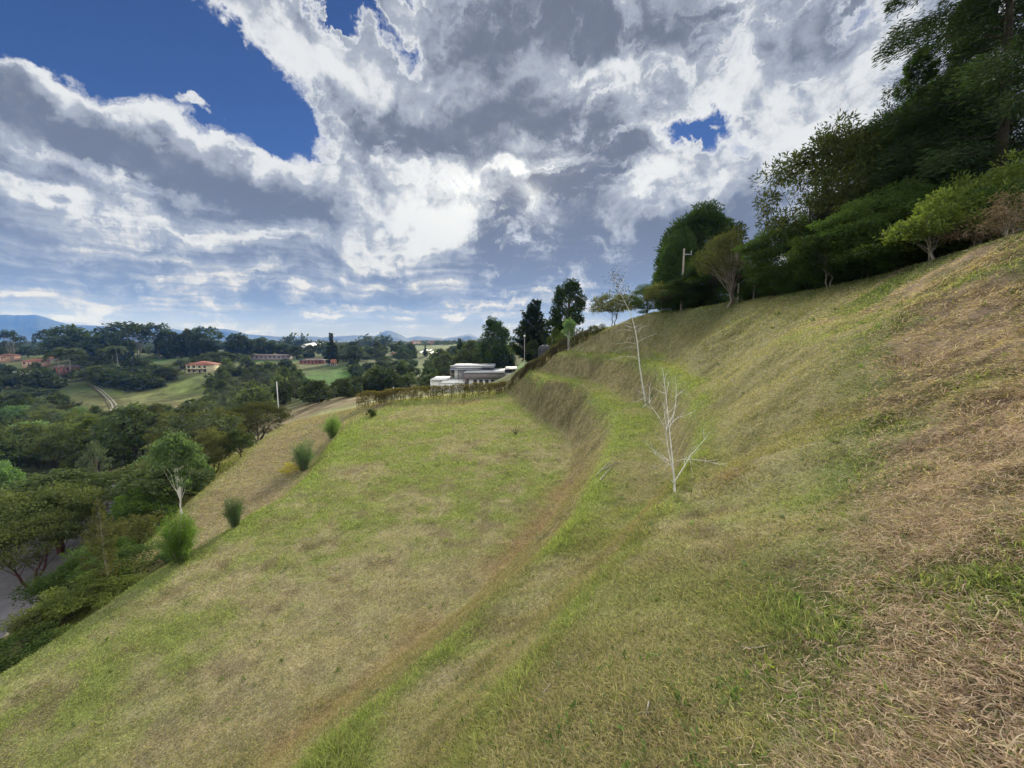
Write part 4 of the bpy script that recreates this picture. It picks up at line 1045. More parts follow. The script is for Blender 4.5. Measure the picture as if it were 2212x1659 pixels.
# ------------------------------------------------------------------ slope shrubs and saplings
TB('feather_shrub', 'shrub', 719, 946, 897, 42, 'upright feathery green shrub on the terrace lip, farthest of the row', 'shrub')
TB('blue_shrub', 'shrub', 656, 1016, 948, 42, 'blue green weeping shrub beside the yellow leaved plant', 'shrub')
TB('golden_plant', 'plant', 628, 1022, 1002, 42, 'yellow leaved plant at the foot of the blue green shrub', 'plant')
TB('blue_shrub', 'shrub', 508, 1137, 1068, 38, 'narrow feathery shrub alone on the terrace lip', 'shrub')
TB('willowy_shrub', 'shrub', 388, 1213, 1110, 88, 'widest willowy light green shrub on the terrace lip', 'shrub')
TB('golden_plant', 'plant', 392, 1200, 1184, 30, 'small yellow leaved plant in front of the widest willowy shrub', 'plant')
TB('blue_shrub', 'shrub', 362, 1215, 1180, 26, 'small dark tuft left of the widest willowy shrub', 'shrub')
TB('bush', 'bush', 238 * 1 + 564, 897 + 3, 884, 22, 'round green bush at the far left end of the terrace', 'bush')

def bare(name, trunks, twigs, y, base, label, rm, ymap=0.12, rb=.03, leafy=None):
    """pale bare tree drawn from its own branch layout, each branch given some depth"""
    e = empty(name, base)
    bx, by, bz = base
    KR = .95 if y < 10 else .8
    Mt = MB(); Mb = MB()
    def P3(pp, dy):
        out = []
        for i, (a, b) in enumerate(pp):
            q = at(1209.6 + .3126 * a, 570 + .3126 * b, y=y)
            k = i / max(1, len(pp) - 1)
            p = np.array([q[0], y, q[2]]) - np.array(base)
            p[1] += dy[0] * (1 - k) + dy[1] * k
            out.append(p)
        A = np.array(out)
        if len(A) > 2:
            q = np.concatenate([[2 * A[0] - A[1]], A, [2 * A[-1] - A[-2]]]); res = []
            for i in range(1, len(q) - 2):
                for t in (0, .34, .67):
                    a_, b_, c_, d_ = q[i - 1], q[i], q[i + 1], q[i + 2]
                    res.append(.5 * ((2 * b_) + (c_ - a_) * t + (2 * a_ - 5 * b_ + 4 * c_ - d_) * t * t + (3 * b_ - a_ - 3 * c_ + d_) * t ** 3))
            A = np.array(res + [A[-1]])
        return A
    for pp, r0, r1, dy in trunks: Pt = P3(pp, dy); Mt.tube(Pt, np.linspace(r0, r1, len(Pt)) * (KR * .85), 7)
    for pp, r0, dy in twigs:
        Mb = MB(); P = P3(pp, dy); r0 = r0 * KR; Mb.tube(P, np.linspace(r0, r0 * .45, len(P)), 5)
        # fine side shoots
        L = np.linalg.norm(P[-1] - P[0])
        for _ in range(max(3, int(L / rm * 1.6))):
            k = rng.integers(0, len(P) - 1); f = rng.random(); s = P[k] * (1 - f) + P[k + 1] * f
            d = unit(P[k + 1] - P[k]) + rng.normal(0, .5, 3) + np.array([0, 0, .25]); d = unit(d)
            l = L * rng.uniform(.15, .5)
            Mb.tube([s, s + d * l * .5, s + d * l + rng.normal(0, .06 * l, 3)], [r0 * .55, r0 * .42, r0 * .25], 4)
        link('branch', Mb.mesh('branch', M_barkwhite, True), e)
    link('trunk', Mt.mesh(name + '_trunk', M_barkwhite, True), e)
    tag(e, label, 'sapling')
    return e
ys = 6.5
b0 = at(1458, 1056, y=ys); b0[2] = H1(b0[0], ys) - .02
bare('bare_sapling',
 [([(793, 1575), (792, 1520), (788, 1462)], .026, .021, (0, 0)),
  ([(788, 1470), (770, 1400), (748, 1330), (728, 1250), (714, 1180), (707, 1125)], .018, .011, (0, -.18)),
  ([(790, 1470), (781, 1330), (773, 1200), (764, 1060), (757, 930), (750, 820), (742, 715)], .017, .003, (0, .22)),
  ([(707, 1128), (680, 1090), (640, 1032), (600, 980), (575, 950), (553, 908), (520, 870), (502, 815)], .010, .002, (-.18, -.42)),
  ([(707, 1128), (727, 1090), (764, 1045), (790, 980), (803, 930), (812, 850), (814, 785)], .009, .002, (-.18, .1)),
  ([(796, 1500), (830, 1468), (872, 1425), (930, 1352), (1000, 1290), (1060, 1240), (1108, 1188)], .012, .0025, (0, .35))],
 [([(1056, 1242), (1054, 1205), (1048, 1160)], .0035, (.3, .3)), ([(930, 1352), (940, 1310), (957, 1265)], .004, (.2, .1)), ([(940, 1340), (925, 1300), (915, 1270)], .003, (.2, .0)),
  ([(800, 1362), (850, 1343), (930, 1335), (1010, 1345), (1085, 1352)], .005, (0, -.3)), ([(770, 1145), (800, 1112), (850, 1080), (910, 1068), (970, 1048)], .005, (.1, .3)),
  ([(765, 1385), (700, 1350), (650, 1308), (588, 1262)], .006, (-.05, -.35)), ([(755, 1360), (690, 1325), (632, 1270)], .005, (-.05, .2)), ([(786, 1510), (720, 1450), (650, 1390), (590, 1350)], .0025, (0, -.3)),
  ([(722, 1240), (690, 1215), (648, 1172)], .003, (-.1, -.3)), ([(751, 885), (720, 850), (675, 800)], .004, (.15, .0)), ([(756, 905), (720, 890), (680, 865)], .003, (.15, .3)), ([(757, 930), (790, 870), (815, 830)], .003, (.15, .4)),
  ([(748, 835), (765, 800), (785, 770)], .003, (.2, .3)), ([(803, 930), (850, 905), (915, 872)], .0035, (.05, .25)), ([(600, 980), (555, 965), (540, 930), (505, 960)], .003, (-.3, -.5)),
  ([(560, 915), (540, 880), (530, 845)], .003, (-.35, -.45)), ([(576, 950), (588, 890), (612, 808)], .0035, (-.3, -.1)), ([(725, 1092), (724, 1050), (722, 1008)], .0035, (-.15, -.1)), ([(722, 1180), (730, 1120), (728, 1060), (735, 1000)], .004, (-.1, .1)),
  ([(770, 1250), (740, 1180), (720, 1160)], .003, (.1, -.1)), ([(690, 1105), (670, 1060), (672, 1040)], .003, (-.2, -.3)), ([(880, 1415), (895, 1380), (920, 1355)], .003, (.1, .3)), ([(764, 1060), (730, 1000), (700, 960)], .003, (.1, -.1)), ([(770, 1030), (810, 1010), (845, 985)], .003, (.1, .2))],
 ys, b0, 'bare white stemmed sapling forking low, nearest of the two on the terraces', .10)
pb = gp(1394, 868); yt = pb[1]
sc_ = yt / 6.5
tw = []
for (a, b) in [((530, 650), [(500, 640), (470, 646)]), ((533, 660), [(480, 640), (420, 645), (360, 662)]), ((527, 580), [(480, 572), (440, 580)]), ((522, 552), [(470, 545), (420, 546), (365, 556)]), ((516, 508), [(480, 506), (440, 516)]),
     ((505, 462), [(450, 455), (400, 462), (380, 455)]), ((500, 442), [(470, 430), (440, 427)]), ((494, 412), [(460, 405), (420, 417)]), ((520, 470), [(545, 448), (580, 430), (625, 432)]), ((515, 445), [(540, 425), (570, 425)]),
     ((538, 545), [(565, 520), (600, 500), (640, 488)]), ((528, 470), [(550, 470), (575, 440)]), ((480, 330), [(450, 320), (430, 325)]), ((585, 900), [(560, 890), (548, 860)]), ((588, 930), [(560, 935), (505, 965)]), ((575, 860), [(600, 840), (615, 805)])]:
    tw.append(([a] + b, .010 * sc_ / 3.4, (0, rng.uniform(-.8, .8))))
top = [(440, 240), (425, 205), (400, 165), (380, 120), (365, 80)]
for i in range(34):
    k = rng.uniform(0, 1); i0 = min(int(k * 5), 4); s = (465 - 100 * k, 290 - 210 * k)
    dx = rng.choice([-1, 1]) * rng.uniform(25, 95) * (1 - k * .55); dy = rng.uniform(-75, -5)
    tw.append(([s, (s[0] + dx * .5, s[1] + dy * .35), (s[0] + dx, s[1] + dy)], .006 * sc_ / 3.4, (0, rng.uniform(-.8, .8))))
ts = bare('bare_sapling', [([(590, 955), (583, 900), (572, 840), (560, 760), (550, 690), (543, 610), (533, 520), (520, 450), (503, 385), (485, 330), (465, 290), (440, 240), (415, 190), (390, 140), (365, 75)], .075 * sc_ / 3.4, .006, (0, .1))], tw, yt, (pb[0], pb[1], pb[2] - .05),
     'tall leaning white stemmed sapling with a wispy top above the terraces', .55)
# a few reddish leaves left at its top
C = MB(); n = 420
k = rng.random(n); sx = 465 - 100 * k + rng.normal(0, 42, n) * (1 - .5 * k); sy = 290 - 215 * k + rng.normal(-10, 25, n)
Pq = np.array([at(1209.6 + .3126 * a, 570 + .3126 * b, y=yt) for a, b in zip(sx, sy)]); Pq[:, 1] = yt + rng.normal(0, .6, n); Pq -= np.array([pb[0], pb[1], pb[2] - .05])
leaf_add(C, Pq, unit(rng.normal(size=(n, 3))), .11, .045, rng.random(n))
link('leaves', C.mesh('sapling_leaves', LM['laurel']), ts)

def sticks(name, pts_, r, label, cat='branch', m=None):
    Mk = MB(); o0 = None
    W_ = []
    for pp in pts_:
        P = np.array([gp(u, v) for u, v in pp]); P[:, 2] += r * .8 + .01
        if o0 is None: o0 = P[0].copy()
        if len(P) == 2: P = np.array([P[0], (P[0] + P[1]) * .5 + [0, 0, .03], P[1]])
        Mk.tube(P - o0, r * np.linspace(1, .4, len(P)), 5)
    o = Mk.build(name, m or M_twig); o.location = o0
    return tag(o, label, cat)
sticks('fallen_branch', [[(1288, 1030), (1310, 1005), (1342, 980)], [(1300, 1018), (1335, 1000)], [(1296, 1040), (1322, 1010)]], .02, 'pale fallen stalks hanging over the lower terrace lip')
sticks('fallen_branch', [[(1415, 1545), (1385, 1545), (1371, 1548)], [(1398, 1543), (1403, 1520)]], .008, 'short pale twig lying in the grass near the bottom')
sticks('fallen_branch', [[(1190, 1483), (1165, 1510), (1143, 1540)]], .008, 'dark curved twig lying near the bottom of the bank')
sticks('fallen_branch', [[(1730, 1372), (1690, 1392), (1635, 1405), (1600, 1403)]], .008, 'long thin pale stalk lying at the edge of the rough grass')
sticks('fallen_branch', [[(1216, 1148), (1180, 1160), (1108, 1166)]], .01, 'thin straight stalk lying at the foot of the lower bank')
def stump(name, u, v, s, label, m):
    p = gp(u, v); Mk = MB()
    for i in range(7):
        a = rng.uniform(0, 6.28); l = s * rng.uniform(.4, 1.1)
        d = np.array([math.cos(a), math.sin(a), rng.uniform(.2, 1.8)])
        P = np.array([[0, 0, -.05], d * l * .45 + rng.normal(0, .05 * s, 3), d * l])
        Mk.tube(P, .035 * s * np.array([1.2, .8, .3]), 5)
    o = Mk.build(name, m); o.location = p; return tag(o, label, 'stump')
stump('dead_stump', 1114, 937, .62, 'charred black stump with short prongs on the terrace', M_bark)
stump('dead_stump', 1061, 908, .55, 'grey dead stump on the terrace behind the charred one', M_twig)
stump('dead_stump', 1001, 874, .5, 'low dark stump near the rusty hedge', M_bark)

# ------------------------------------------------------------------ hedges
def hedge(name, line, hh, th, leafm, label, dens=520, stem=.28, gap=.25, top=None):
    P = np.array(line, float); seg = np.hypot(*np.diff(P[:, :2], axis=0).T); cum = np.concatenate([[0], np.cumsum(seg)]); Ltot = cum[-1]
    e = empty(name, P[0]); o = P[0]
    Ms = MB(); Ml = MB()
    s = 0
    while s < Ltot:
        x = np.interp(s, cum, P[:, 0]) + rng.normal(0, .06); y = np.interp(s, cum, P[:, 1]) + rng.normal(0, .08); z = H1(x, y)
        hs = hh * rng.uniform(.8, 1.05)
        Ms.tube(np.array([[x, y, z - .1], [x + rng.normal(0, .08), y + rng.normal(0, .08), z + hs * .5], [x + rng.normal(0, .1), y, z + hs]]) - o, [.03, .024, .01], 4)
        s += stem * rng.uniform(.5, 1.5)
    n = int(dens * Ltot)
    s = rng.uniform(0, Ltot, n); zf = rng.random(n) ** .62
    g_ = fbm(s * 1.7, zf * 2, .5, 3, 61)
    k = rng.random(n) < np.clip((g_ - .30) * 4 + zf * .9 - gap, .06, 1)
    s, zf = s[k], zf[k]; n = len(s)
    x = np.interp(s, cum, P[:, 0]); y = np.interp(s, cum, P[:, 1])
    tx = np.interp(s + .1, cum, P[:, 0]) - x; ty = np.interp(s + .1, cum, P[:, 1]) - y; tl = np.hypot(tx, ty) + 1e-6
    off = rng.normal(0, th * .33, n); x = x - ty / tl * off; y = y + tx / tl * off
    hv = hh * (1 + (fbm(s, s * 0, 1.3, 3, 71) - .5) * .35)
    Q = np.stack([x, y, H(x, y) + zf * hv], 1) - o
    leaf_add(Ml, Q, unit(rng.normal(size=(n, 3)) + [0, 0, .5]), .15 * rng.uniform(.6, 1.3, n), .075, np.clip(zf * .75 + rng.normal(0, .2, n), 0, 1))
    link('stems', Ms.mesh(name + '_stems', M_bark), e); link('leaves', Ml.mesh(name + '_leaves', leafm), e)
    return tag(e, label, 'hedge')
h1 = [gp(u, v + 1) for u, v in [(772, 884), (810, 878), (858, 866), (899, 864.5), (950, 862), (999, 859.5), (1040, 855), (1075, 851), (1094, 846)]]
hedge('hedge', h1, 1.75, .55, LM['hedge'], 'rust and olive clipped hedge along the far edge of the flat terrace', dens=900)
h2 = [gp(u, v) for u, v in [(1096, 845), (1110, 832), (1124, 820), (1139, 806), (1158, 796), (1176, 789), (1190, 774), (1203, 762), (1230, 752), (1252, 742), (1275, 730)]]
h2 = [p for p in h2 if p is not None]
hedge('hedge', h2, 1.35, .7, LM['hedge2'], 'brown straggling hedge climbing the bank beside the terraces', dens=900, gap=.3)
h3 = [gp(1276, 729), gp(1300, 714), gp(1330, 700)]
def post(name, p, h, w, m, label, cat='post'):
    Mk = MB(); Mk.box(-w / 2, w / 2, -w / 2, w / 2, -.2, h - w * .2)
    Mk.add([(-w / 2, -w / 2, h - w * .2), (w / 2, -w / 2, h - w * .2), (w / 2, w / 2, h - w * .2), (-w / 2, w / 2, h - w * .2), (0, 0, h)], T=[(0, 1, 4), (1, 2, 4), (2, 3, 4), (3, 0, 4)])
    o = Mk.build(name, m); o.location = p; return tag(o, label, cat, 'fence posts on the bank top' if cat == 'fence post' else None)
M_conc = simple('concrete', (.42, .41, .39), (.30, .29, .28), .85, 4)
M_white = simple('white_paint', (.72, .72, .70), (.62, .62, .60), .6, 1.5)
M_greyroof = simple('grey_metal_roof', (.34, .36, .40), (.25, .27, .31), .45, 1.2, metal=.2)
M_taupe = simple('taupe_render', (.235, .205, .205), (.19, .165, .165), .85, 2)
M_glass = simple('dark_glass', (.045, .05, .055), (.03, .035, .04), .12, 1, spec=.6)
M_dark = simple('dark_paint', (.04, .04, .045), (.025, .025, .03), .5, 3)
M_steel = simple('steel', (.30, .31, .32), None, .4, 4, metal=.6)
M_tile = simple('clay_tile', (.30, .115, .075), (.20, .08, .055), .85, 2.5, bump=.6, stretch=(1, .2, 1))
M_tilegrey = simple('weathered_tile', (.16, .125, .11), (.11, .085, .08), .85, 2.5, bump=.6, stretch=(1, .2, 1))
M_cream = simple('cream_wall', (.58, .52, .34), (.50, .44, .28), .85, 1)
M_red = simple('red_brick_wall', (.27, .10, .075), (.21, .08, .06), .85, 1.5)
M_peach = simple('peach_wall', (.52, .33, .24), (.44, .28, .20), .85, 1)
M_wallw = simple('weathered_white_wall', (.55, .54, .50), (.42, .41, .38), .85, 1)
M_poly = simple('greenhouse_plastic', (.56, .58, .60), (.44, .46, .48), .5, .4)
M_wood = simple('fence_wood', (.10, .08, .06), (.06, .048, .038), .9, 5)
M_asph = simple('asphalt', (.165, .155, .165), (.12, .115, .125), .9, 1.2, bump=.2)
M_kerb = simple('kerb_stone', (.42, .37, .27), (.30, .26, .19), .85, 3)
M_rut = simple('concrete_track', (.30, .28, .24), (.20, .19, .165), .9, 1.5)
M_dirt = simple('dirt_road', (.20, .155, .115), (.14, .11, .08), .95, 1.2)
M_orange = simple('orange_brick', (.42, .20, .11), (.34, .16, .09), .85, 2)

post('fence_post', gp(1276, 722), 1.3, .13, M_wood, 'dark post on the skyline at the end of the hedge', 'fence post')
for (u, v, lb) in [(1388, 679, 'thin post left of the small brownish tree'), (1598, 657, 'thin post just right of the pale twisted trunk'), (1634, 647, 'thin stake between the twisted trunk and the conifers')]:
    p = gp(u, v)
    if p is not None: post('fence_post', p + np.array([.3, .8, 0]), 1.5, .07, M_twig, lb, 'fence post')

# ------------------------------------------------------------------ houses
def window(parent, x0, x1, z0, z1, y, frame=M_dark):
    Mk = MB(); t = .06
    Mk.box(x0, x1, y - .04, y + .06, z0, z0 + t); Mk.box(x0, x1, y - .04, y + .06, z1 - t, z1)
    Mk.box(x0, x0 + t, y - .04, y + .06, z0 + t, z1 - t); Mk.box(x1 - t, x1, y - .04, y + .06, z0 + t, z1 - t)
    f = Mk.build('window', frame, parent)
    Mp = MB(); Mp.box(x0 + t, x1 - t, y - .012, y + .02, z0 + t, z1 - t); Mp.build('pane', M_glass, f)
def hip(Mk, x0, x1, y0, y1, z, rise, ov=.6, th=.14, gable=False):
    a0, a1, b0_, b1 = x0 - ov, x1 + ov, y0 - ov, y1 + ov; ym = (b0_ + b1) / 2; ins = 0.0 if gable else min((b1 - b0_) / 2, (a1 - a0) / 2 - .1)
    V = [(a0, b0_, z), (a1, b0_, z), (a1, b1, z), (a0, b1, z), (a0 + ins, ym, z + rise), (a1 - ins, ym, z + rise),
         (a0, b0_, z - th), (a1, b0_, z - th), (a1, b1, z - th), (a0, b1, z - th)]
    Mk.add(V, Q=[(0, 1, 5, 4), (2, 3, 4, 5), (6, 9, 8, 7), (0, 6, 7, 1), (1, 7, 8, 2), (2, 8, 9, 3), (3, 9, 6, 0)], T=[(1, 2, 5), (3, 0, 4)])
def house(name, u, vbase, y, wpx, hwall, depth, wm, rm, label, rise=1.6, storeys=1, nwin=3, rz=0., gable=False, porch=False, cat='house'):
    v = vbase; p = at(u, v, y=y); p[2] = min(p[2], H1(p[0], p[1]) + 2.5)
    w = wpx * y / ray(u, v)[1]
    e = empty(name, p, rz)
    Mw = MB(); Mw.box(-w / 2, w / 2, 0, depth, -3.0, hwall); Mw.build('wall', wm, e)
    Mr = MB(); hip(Mr, -w / 2, w / 2, 0, depth, hwall + .14, rise, gable=gable); Mr.build('roof', rm, e)
    sh = hwall / storeys
    for s_ in range(storeys):
        for i in range(nwin):
            cx = -w / 2 + w * (i + .5) / nwin
            if s_ == 0 and i == nwin // 2:
                Md = MB(); Md.box(cx - .5, cx + .5, -.05, .03, 0, 2.05); Md.build('door', M_dark, e); continue
            window(e, cx - min(.75, w / nwin * .32), cx + min(.75, w / nwin * .32), s_ * sh + sh * .33, s_ * sh + sh * .8, -.02)
    if porch:
        Mp = MB()
        Mp.box(-w / 2, w / 2, -1.5, -.06, sh - .16, sh)
        for i in range(6): Mp.tube([(-w / 2 + .1 + (w - .2) * i / 5, -1.4, -1.0), (-w / 2 + .1 + (w - .2) * i / 5, -1.4, hwall)], .09, 6)
        Mp.box(-w / 2, w / 2, -1.46, -1.40, sh + .85, sh + .93)
        Mp.build('porch', M_dark, e)
    return tag(e, label, cat)
house('farmhouse', 426, 806, 230, 46, 4.9, 11, M_cream, M_tile, 'two storey cream house with a red hipped roof and porch on the far slope', rise=2.0, storeys=2, nwin=4, porch=True)
house('ranch_house', 137, 796, 235, 56, 3.0, 9, M_red, M_tilegrey, 'long red house with a dark verandah behind the palms', rise=1.5, nwin=5, porch=False, rz=-.12)
house('villa', 62, 787, 270, 28, 3.2, 9, M_peach, M_tile, 'peach house with a tiled roof left of the long red house', rise=1.4, nwin=3)
house('villa', 4, 771, 300, 16, 2.8, 9, M_peach, M_tile, 'pinkish house with white trim at the left edge of the valley', rise=1.4, nwin=3)
house('cottage', 101, 782, 300, 14, 2.6, 7, M_wallw, M_tile, 'small pale cottage between the peach house and the long red house', rise=1.2, nwin=3)
house('white_shed', 46, 805, 215, 24, 2.4, 9, M_wallw, M_poly, 'white roofed shed at the left edge among the trees', rise=.5, nwin=2, gable=True, rz=.2, cat='shed')
house('long_house', 574, 775, 330, 86, 2.6, 10, M_taupe, M_tilegrey, 'long low house with a dark roof in front of the tree line', rise=.9, nwin=9)
house('stable', 671, 786, 300, 48, 2.6, 8, M_red, M_tilegrey, 'low brown stable at the top of the green field', rise=1.2, nwin=6, cat='stable')
house('villa', 850, 772, 420, 15, 4.0, 10, M_peach, M_tile, 'peach coloured house among dark trees right of the tall spire tree', rise=1.3, nwin=3)
# little orange hut on stilts
p = at(719, 790, y=285); e = empty('stilt_hut', p)
Mk = MB(); Mk.box(-1.6, 1.6, 0, 3, 1.3, 3.6); Mk.build('wall', M_orange, e)
Mk = MB(); hip(Mk, -1.6, 1.6, 0, 3, 3.75, 1.0, .3, gable=True); Mk.build('roof', M_tile, e)
for sx in (-1.5, 1.5):
    for sy in (.15, 2.85): 
        Mk = MB(); Mk.tube([(sx, sy, -1.2), (sx, sy, 1.3)], .14, 6); Mk.build('leg', M_white, e)
window(e, -.5, .5, 2.0, 2.9, -.02)
tag(e, 'small orange hut on white stilts beside the green field', 'hut')
# greenhouses
def greenhouse(u0, u1, v, y, dz, label):
    p0 = at(u0, v, y=y); p1 = at(u1, v, y=y); w = p1[0] - p0[0]; e = empty('greenhouse', ((p0[0] + p1[0]) / 2, y, p0[2]))
    n = max(2, int(w / 9)); Mk = MB(); Mw = MB(); bw = w / n
    for i in range(n):
        t = np.linspace(0, np.pi, 9); xs = -w / 2 + bw * (i + .5) - np.cos(t) * bw / 2; zs = 1.6 + np.sin(t) * 2.2
        V = np.concatenate([np.stack([xs, 0 * xs, zs], 1), np.stack([xs, 0 * xs + 36, zs + dz], 1)])
        Mk.add(V, Q=[(a, a + 1, a + 10, a + 9) for a in range(8)], T=[(0, a, a + 1) for a in range(1, 8)])
    Mw.box(-w / 2, w / 2, .05, 35.9, -4, 1.58)
    Mk.build('roof', M_poly, e); Mw.build('wall', M_wallw, e)
    return tag(e, label, 'greenhouse')
greenhouse(650, 676, 750, 520, 3.0, 'white greenhouse roofs left of the tall spire tree')
greenhouse(731, 755, 754, 560, 1.2, 'white greenhouse roofs right of the tall spire tree')
greenhouse(902, 922, 768, 430, 2.2, 'pale greenhouse left of the narrow dark cypress beyond the valley')
greenhouse(924, 944, 769, 420, 1.4, 'pale greenhouse right of the narrow dark cypress beyond the valley')
# far village
hp = []
vill_w = [M_wallw, M_peach, M_cream, M_orange]
proto = {}
def small_house(k):
    e = empty('village_house'); w = 9
    Mw = MB(); Mw.box(-w / 2, w / 2, 0, 8, -4, 4.2); Mw.build('wall', vill_w[k], e)
    Mr = MB(); hip(Mr, -w / 2, w / 2, 0, 8, 4.34, 2.0, .6); Mr.build('roof', M_tile if k != 3 else M_tilegrey, e)
    return e
def copy_tree(o, parent=None):
    c = o.copy(); COL.objects.link(c); c.parent = parent
    for ch in o.children: copy_tree(ch, c)
    return c
used = {}
vr = random.Random(5)
for i in range(24):
    u = vr.choice([vr.gauss(922, 16), vr.gauss(915, 22), vr.uniform(800, 985), vr.uniform(610, 720)]); y = vr.uniform(760, 1050); k = vr.randrange(4)
    x = at(u, 745, y=y)[0]; o = small_house(k) if k not in used else copy_tree(used[k])
    used.setdefault(k, o)
    o.location = (x, y, H1(x, y) + 1.0); o.rotation_euler.z = vr.uniform(-.6, .6); s = vr.uniform(.8, 1.3); o.scale = (s, s, s)
    tag(o, ['tiny white walled house with a red roof in the far village', 'tiny peach house with a red roof in the far village', 'tiny cream house with a red roof in the far village', 'tiny orange brick house with a dark roof in the far village'][k], 'house', 'houses of the far village')

# the modern white house behind the hedge
e = empty('modern_house', at(1045, 840, y=95)); o_ = np.array(e.location)
def bx(Mk, u0, u1, v0, v1, y0, y1):
    """box whose front face at depth y0 spans the given corner directions"""
    a = at(u0, (v0 + v1) / 2, y=y0) ; b = at(u1, (v0 + v1) / 2, y=y0); zt = at(u0, v0, y=y0)[2]; zb = at(u0, v1, y=y0)[2]
    Mk.box(a[0] - o_[0], b[0] - o_[0], y0 - o_[1], y1 - o_[1], zb - o_[2], zt - o_[2])
Mk = MB(); bx(Mk, 1013, 1087, 819, 852, 95.4, 108); bx(Mk, 982, 1006, 800, 818, 105, 112); bx(Mk, 951, 1001, 829, 852, 93.5, 103); bx(Mk, 930, 950.5, 822, 852, 98, 106); Mk.build('wall', M_white, e)
Mk = MB(); bx(Mk, 1003, 1089, 806.3, 819, 94.8, 109); bx(Mk, 1000, 1013, 819.3, 834, 97, 104); Mk.build('fascia', M_taupe, e)
Mk = MB(); bx(Mk, 1002, 1090, 804.8, 806.2, 94.6, 109.2); bx(Mk, 973, 1067, 791, 795.5, 103, 114.5); bx(Mk, 971, 1040, 798, 799.3, 101.5, 112); bx(Mk, 1090.5, 1117, 797.5, 799, 98, 108); Mk.build('roof', M_greyroof, e)
Mk = MB(); bx(Mk, 1001.5, 1090.5, 803.6, 804.7, 94.5, 94.9); bx(Mk, 972.5, 1067.5, 789.8, 791.2, 102.8, 103.2); bx(Mk, 984, 1040, 794, 795.2, 101.3, 101.6); bx(Mk, 950.5, 1001.5, 826.5, 828.9, 93.4, 103.1); bx(Mk, 929.5, 965, 819.5, 821.9, 97.5, 106); bx(Mk, 1090, 1117, 796.2, 797.4, 97.9, 98.2); Mk.build('parapet', M_white, e)
for i in range(4):
    a = at(1022.5 + 12.6 * i, 824, y=95.35); b = at(1030 + 12.6 * i, 824, y=95.35)
    window(e, a[0] - o_[0], b[0] - o_[0], at(1030, 831, y=95.3)[2] - o_[2], at(1030, 820.5, y=95.3)[2] - o_[2], 95.35 - o_[1])
for (u, v0, v1, yy) in [(974, 799.5, 820, 102), (990, 799.5, 820, 102), (1107, 799, 806, 98.4)]:
    Mk = MB(); a = at(u, v0, y=yy); b = at(u, v1, y=yy); Mk.box(a[0] - .14 - o_[0], a[0] + .14 - o_[0], yy - .14 - o_[1], yy + .14 - o_[1], b[2] - o_[2], a[2] - o_[2]); Mk.build('column', M_taupe, e)
Mk = MB()
for (u0, u1, v0, yy) in [(932, 1001, 816.5, 97.6), (985, 1003, 811, 101)]:
    a = at(u0, v0, y=yy) - o_; b = at(u1, v0, y=yy) - o_
    Mk.tube([a, b], .03, 4); Mk.tube([a - [0, 0, .4], b - [0, 0, .4]], .02, 4)
    for k in range(9):
        q = a + (b - a) * k / 8; Mk.tube([q, q - [0, 0, .95]], .025, 4)
Mk.build('railing', M_steel, e)
Mk = MB(); bx(Mk, 1091, 1113, 800.5, 805, 99, 107); Mk.build('carport', M_dark, e)
Mk = MB(); bx(Mk, 1088.5, 1113, 806, 840, 98.5, 108); Mk.build('side_wall', M_wallw, e)
tag(e, 'modern white house with flat grey roofs and a taupe fascia behind the hedge', 'house')

# ------------------------------------------------------------------ poles, lamp, tank, palms
def pole(name, u, v0, v1, y, r, m, label, arm=True, cat='utility pole'):
    a = at(u, v1, y=y); b = at(u, v0, y=y); zb = min(a[2], H1(a[0], y)) - .3
    e = empty(name, (a[0], y, zb)); Mk = MB(); Mk.tube([(0, 0, 0), (0, 0, (b[2] - zb) * .5), (0, 0, b[2] - zb)], [r, r * .85, r * .65], 8, cap=True); Mk.build('pole', m, e, True)
    if arm:
        h = b[2] - zb; Mk = MB(); Mk.box(-.05, .75, -.05, .05, h - .6, h - .5); Mk.tube([(.7, 0, h - .5), (.7, 0, h - .2)], .05, 5); Mk.build('bracket', M_steel, e)
    return tag(e, label, cat)
pole('utility_pole', 1475, 537, 596, 38, .12, M_twig, 'concrete pole with a short arm in front of the large round tree')
pole('concrete_post', 601, 824, 874, 84, .11, M_white, 'tall white post at the edge of the valley wood', arm=False, cat='post')
pole('concrete_post', 850, 836, 849, 70, .09, M_white, 'short white post behind the lower end of the hedge', arm=False, cat='post')
pl_ = pole('garden_lamp', 1133, 728, 756, 76, .07, M_conc, 'slim garden lamp on a post above the lawn beside the hedge', arm=False, cat='lamp post')
h_ = at(1133, 728, y=76)[2] - pl_.location[2]
Mk = MB(); t = np.linspace(-np.pi / 2, np.pi / 2, 7); Mk.tube([(0, 0, h_ + .22 + .22 * math.sin(a)) for a in t], [max(.01, .22 * math.cos(a)) for a in t], 8); Mk.build('lamp_globe', M_white, pl_, True)
p = at(1177, 757, y=62); p[2] = H1(p[0], p[1])
e = empty('water_tank', p)
t = [(0, 0, 0), (0, 0, .1), (0, 0, .5), (0, 0, 1.2), (0, 0, 1.6), (0, 0, 1.95), (0, 0, 2.1)]
Mk = MB(); Mk.tube(t, [1.0, 1.08, 1.1, 1.1, 1.08, .75, .3], 16, cap=True); Mk.build('tank', M_dark, e, True)
Mk = MB(); Mk.tube([(0, 0, 2.08), (0, 0, 2.2)], .32, 10, cap=True); Mk.build('lid', M_dark, e)
tag(e, 'black water tank behind the climbing hedge', 'tank')

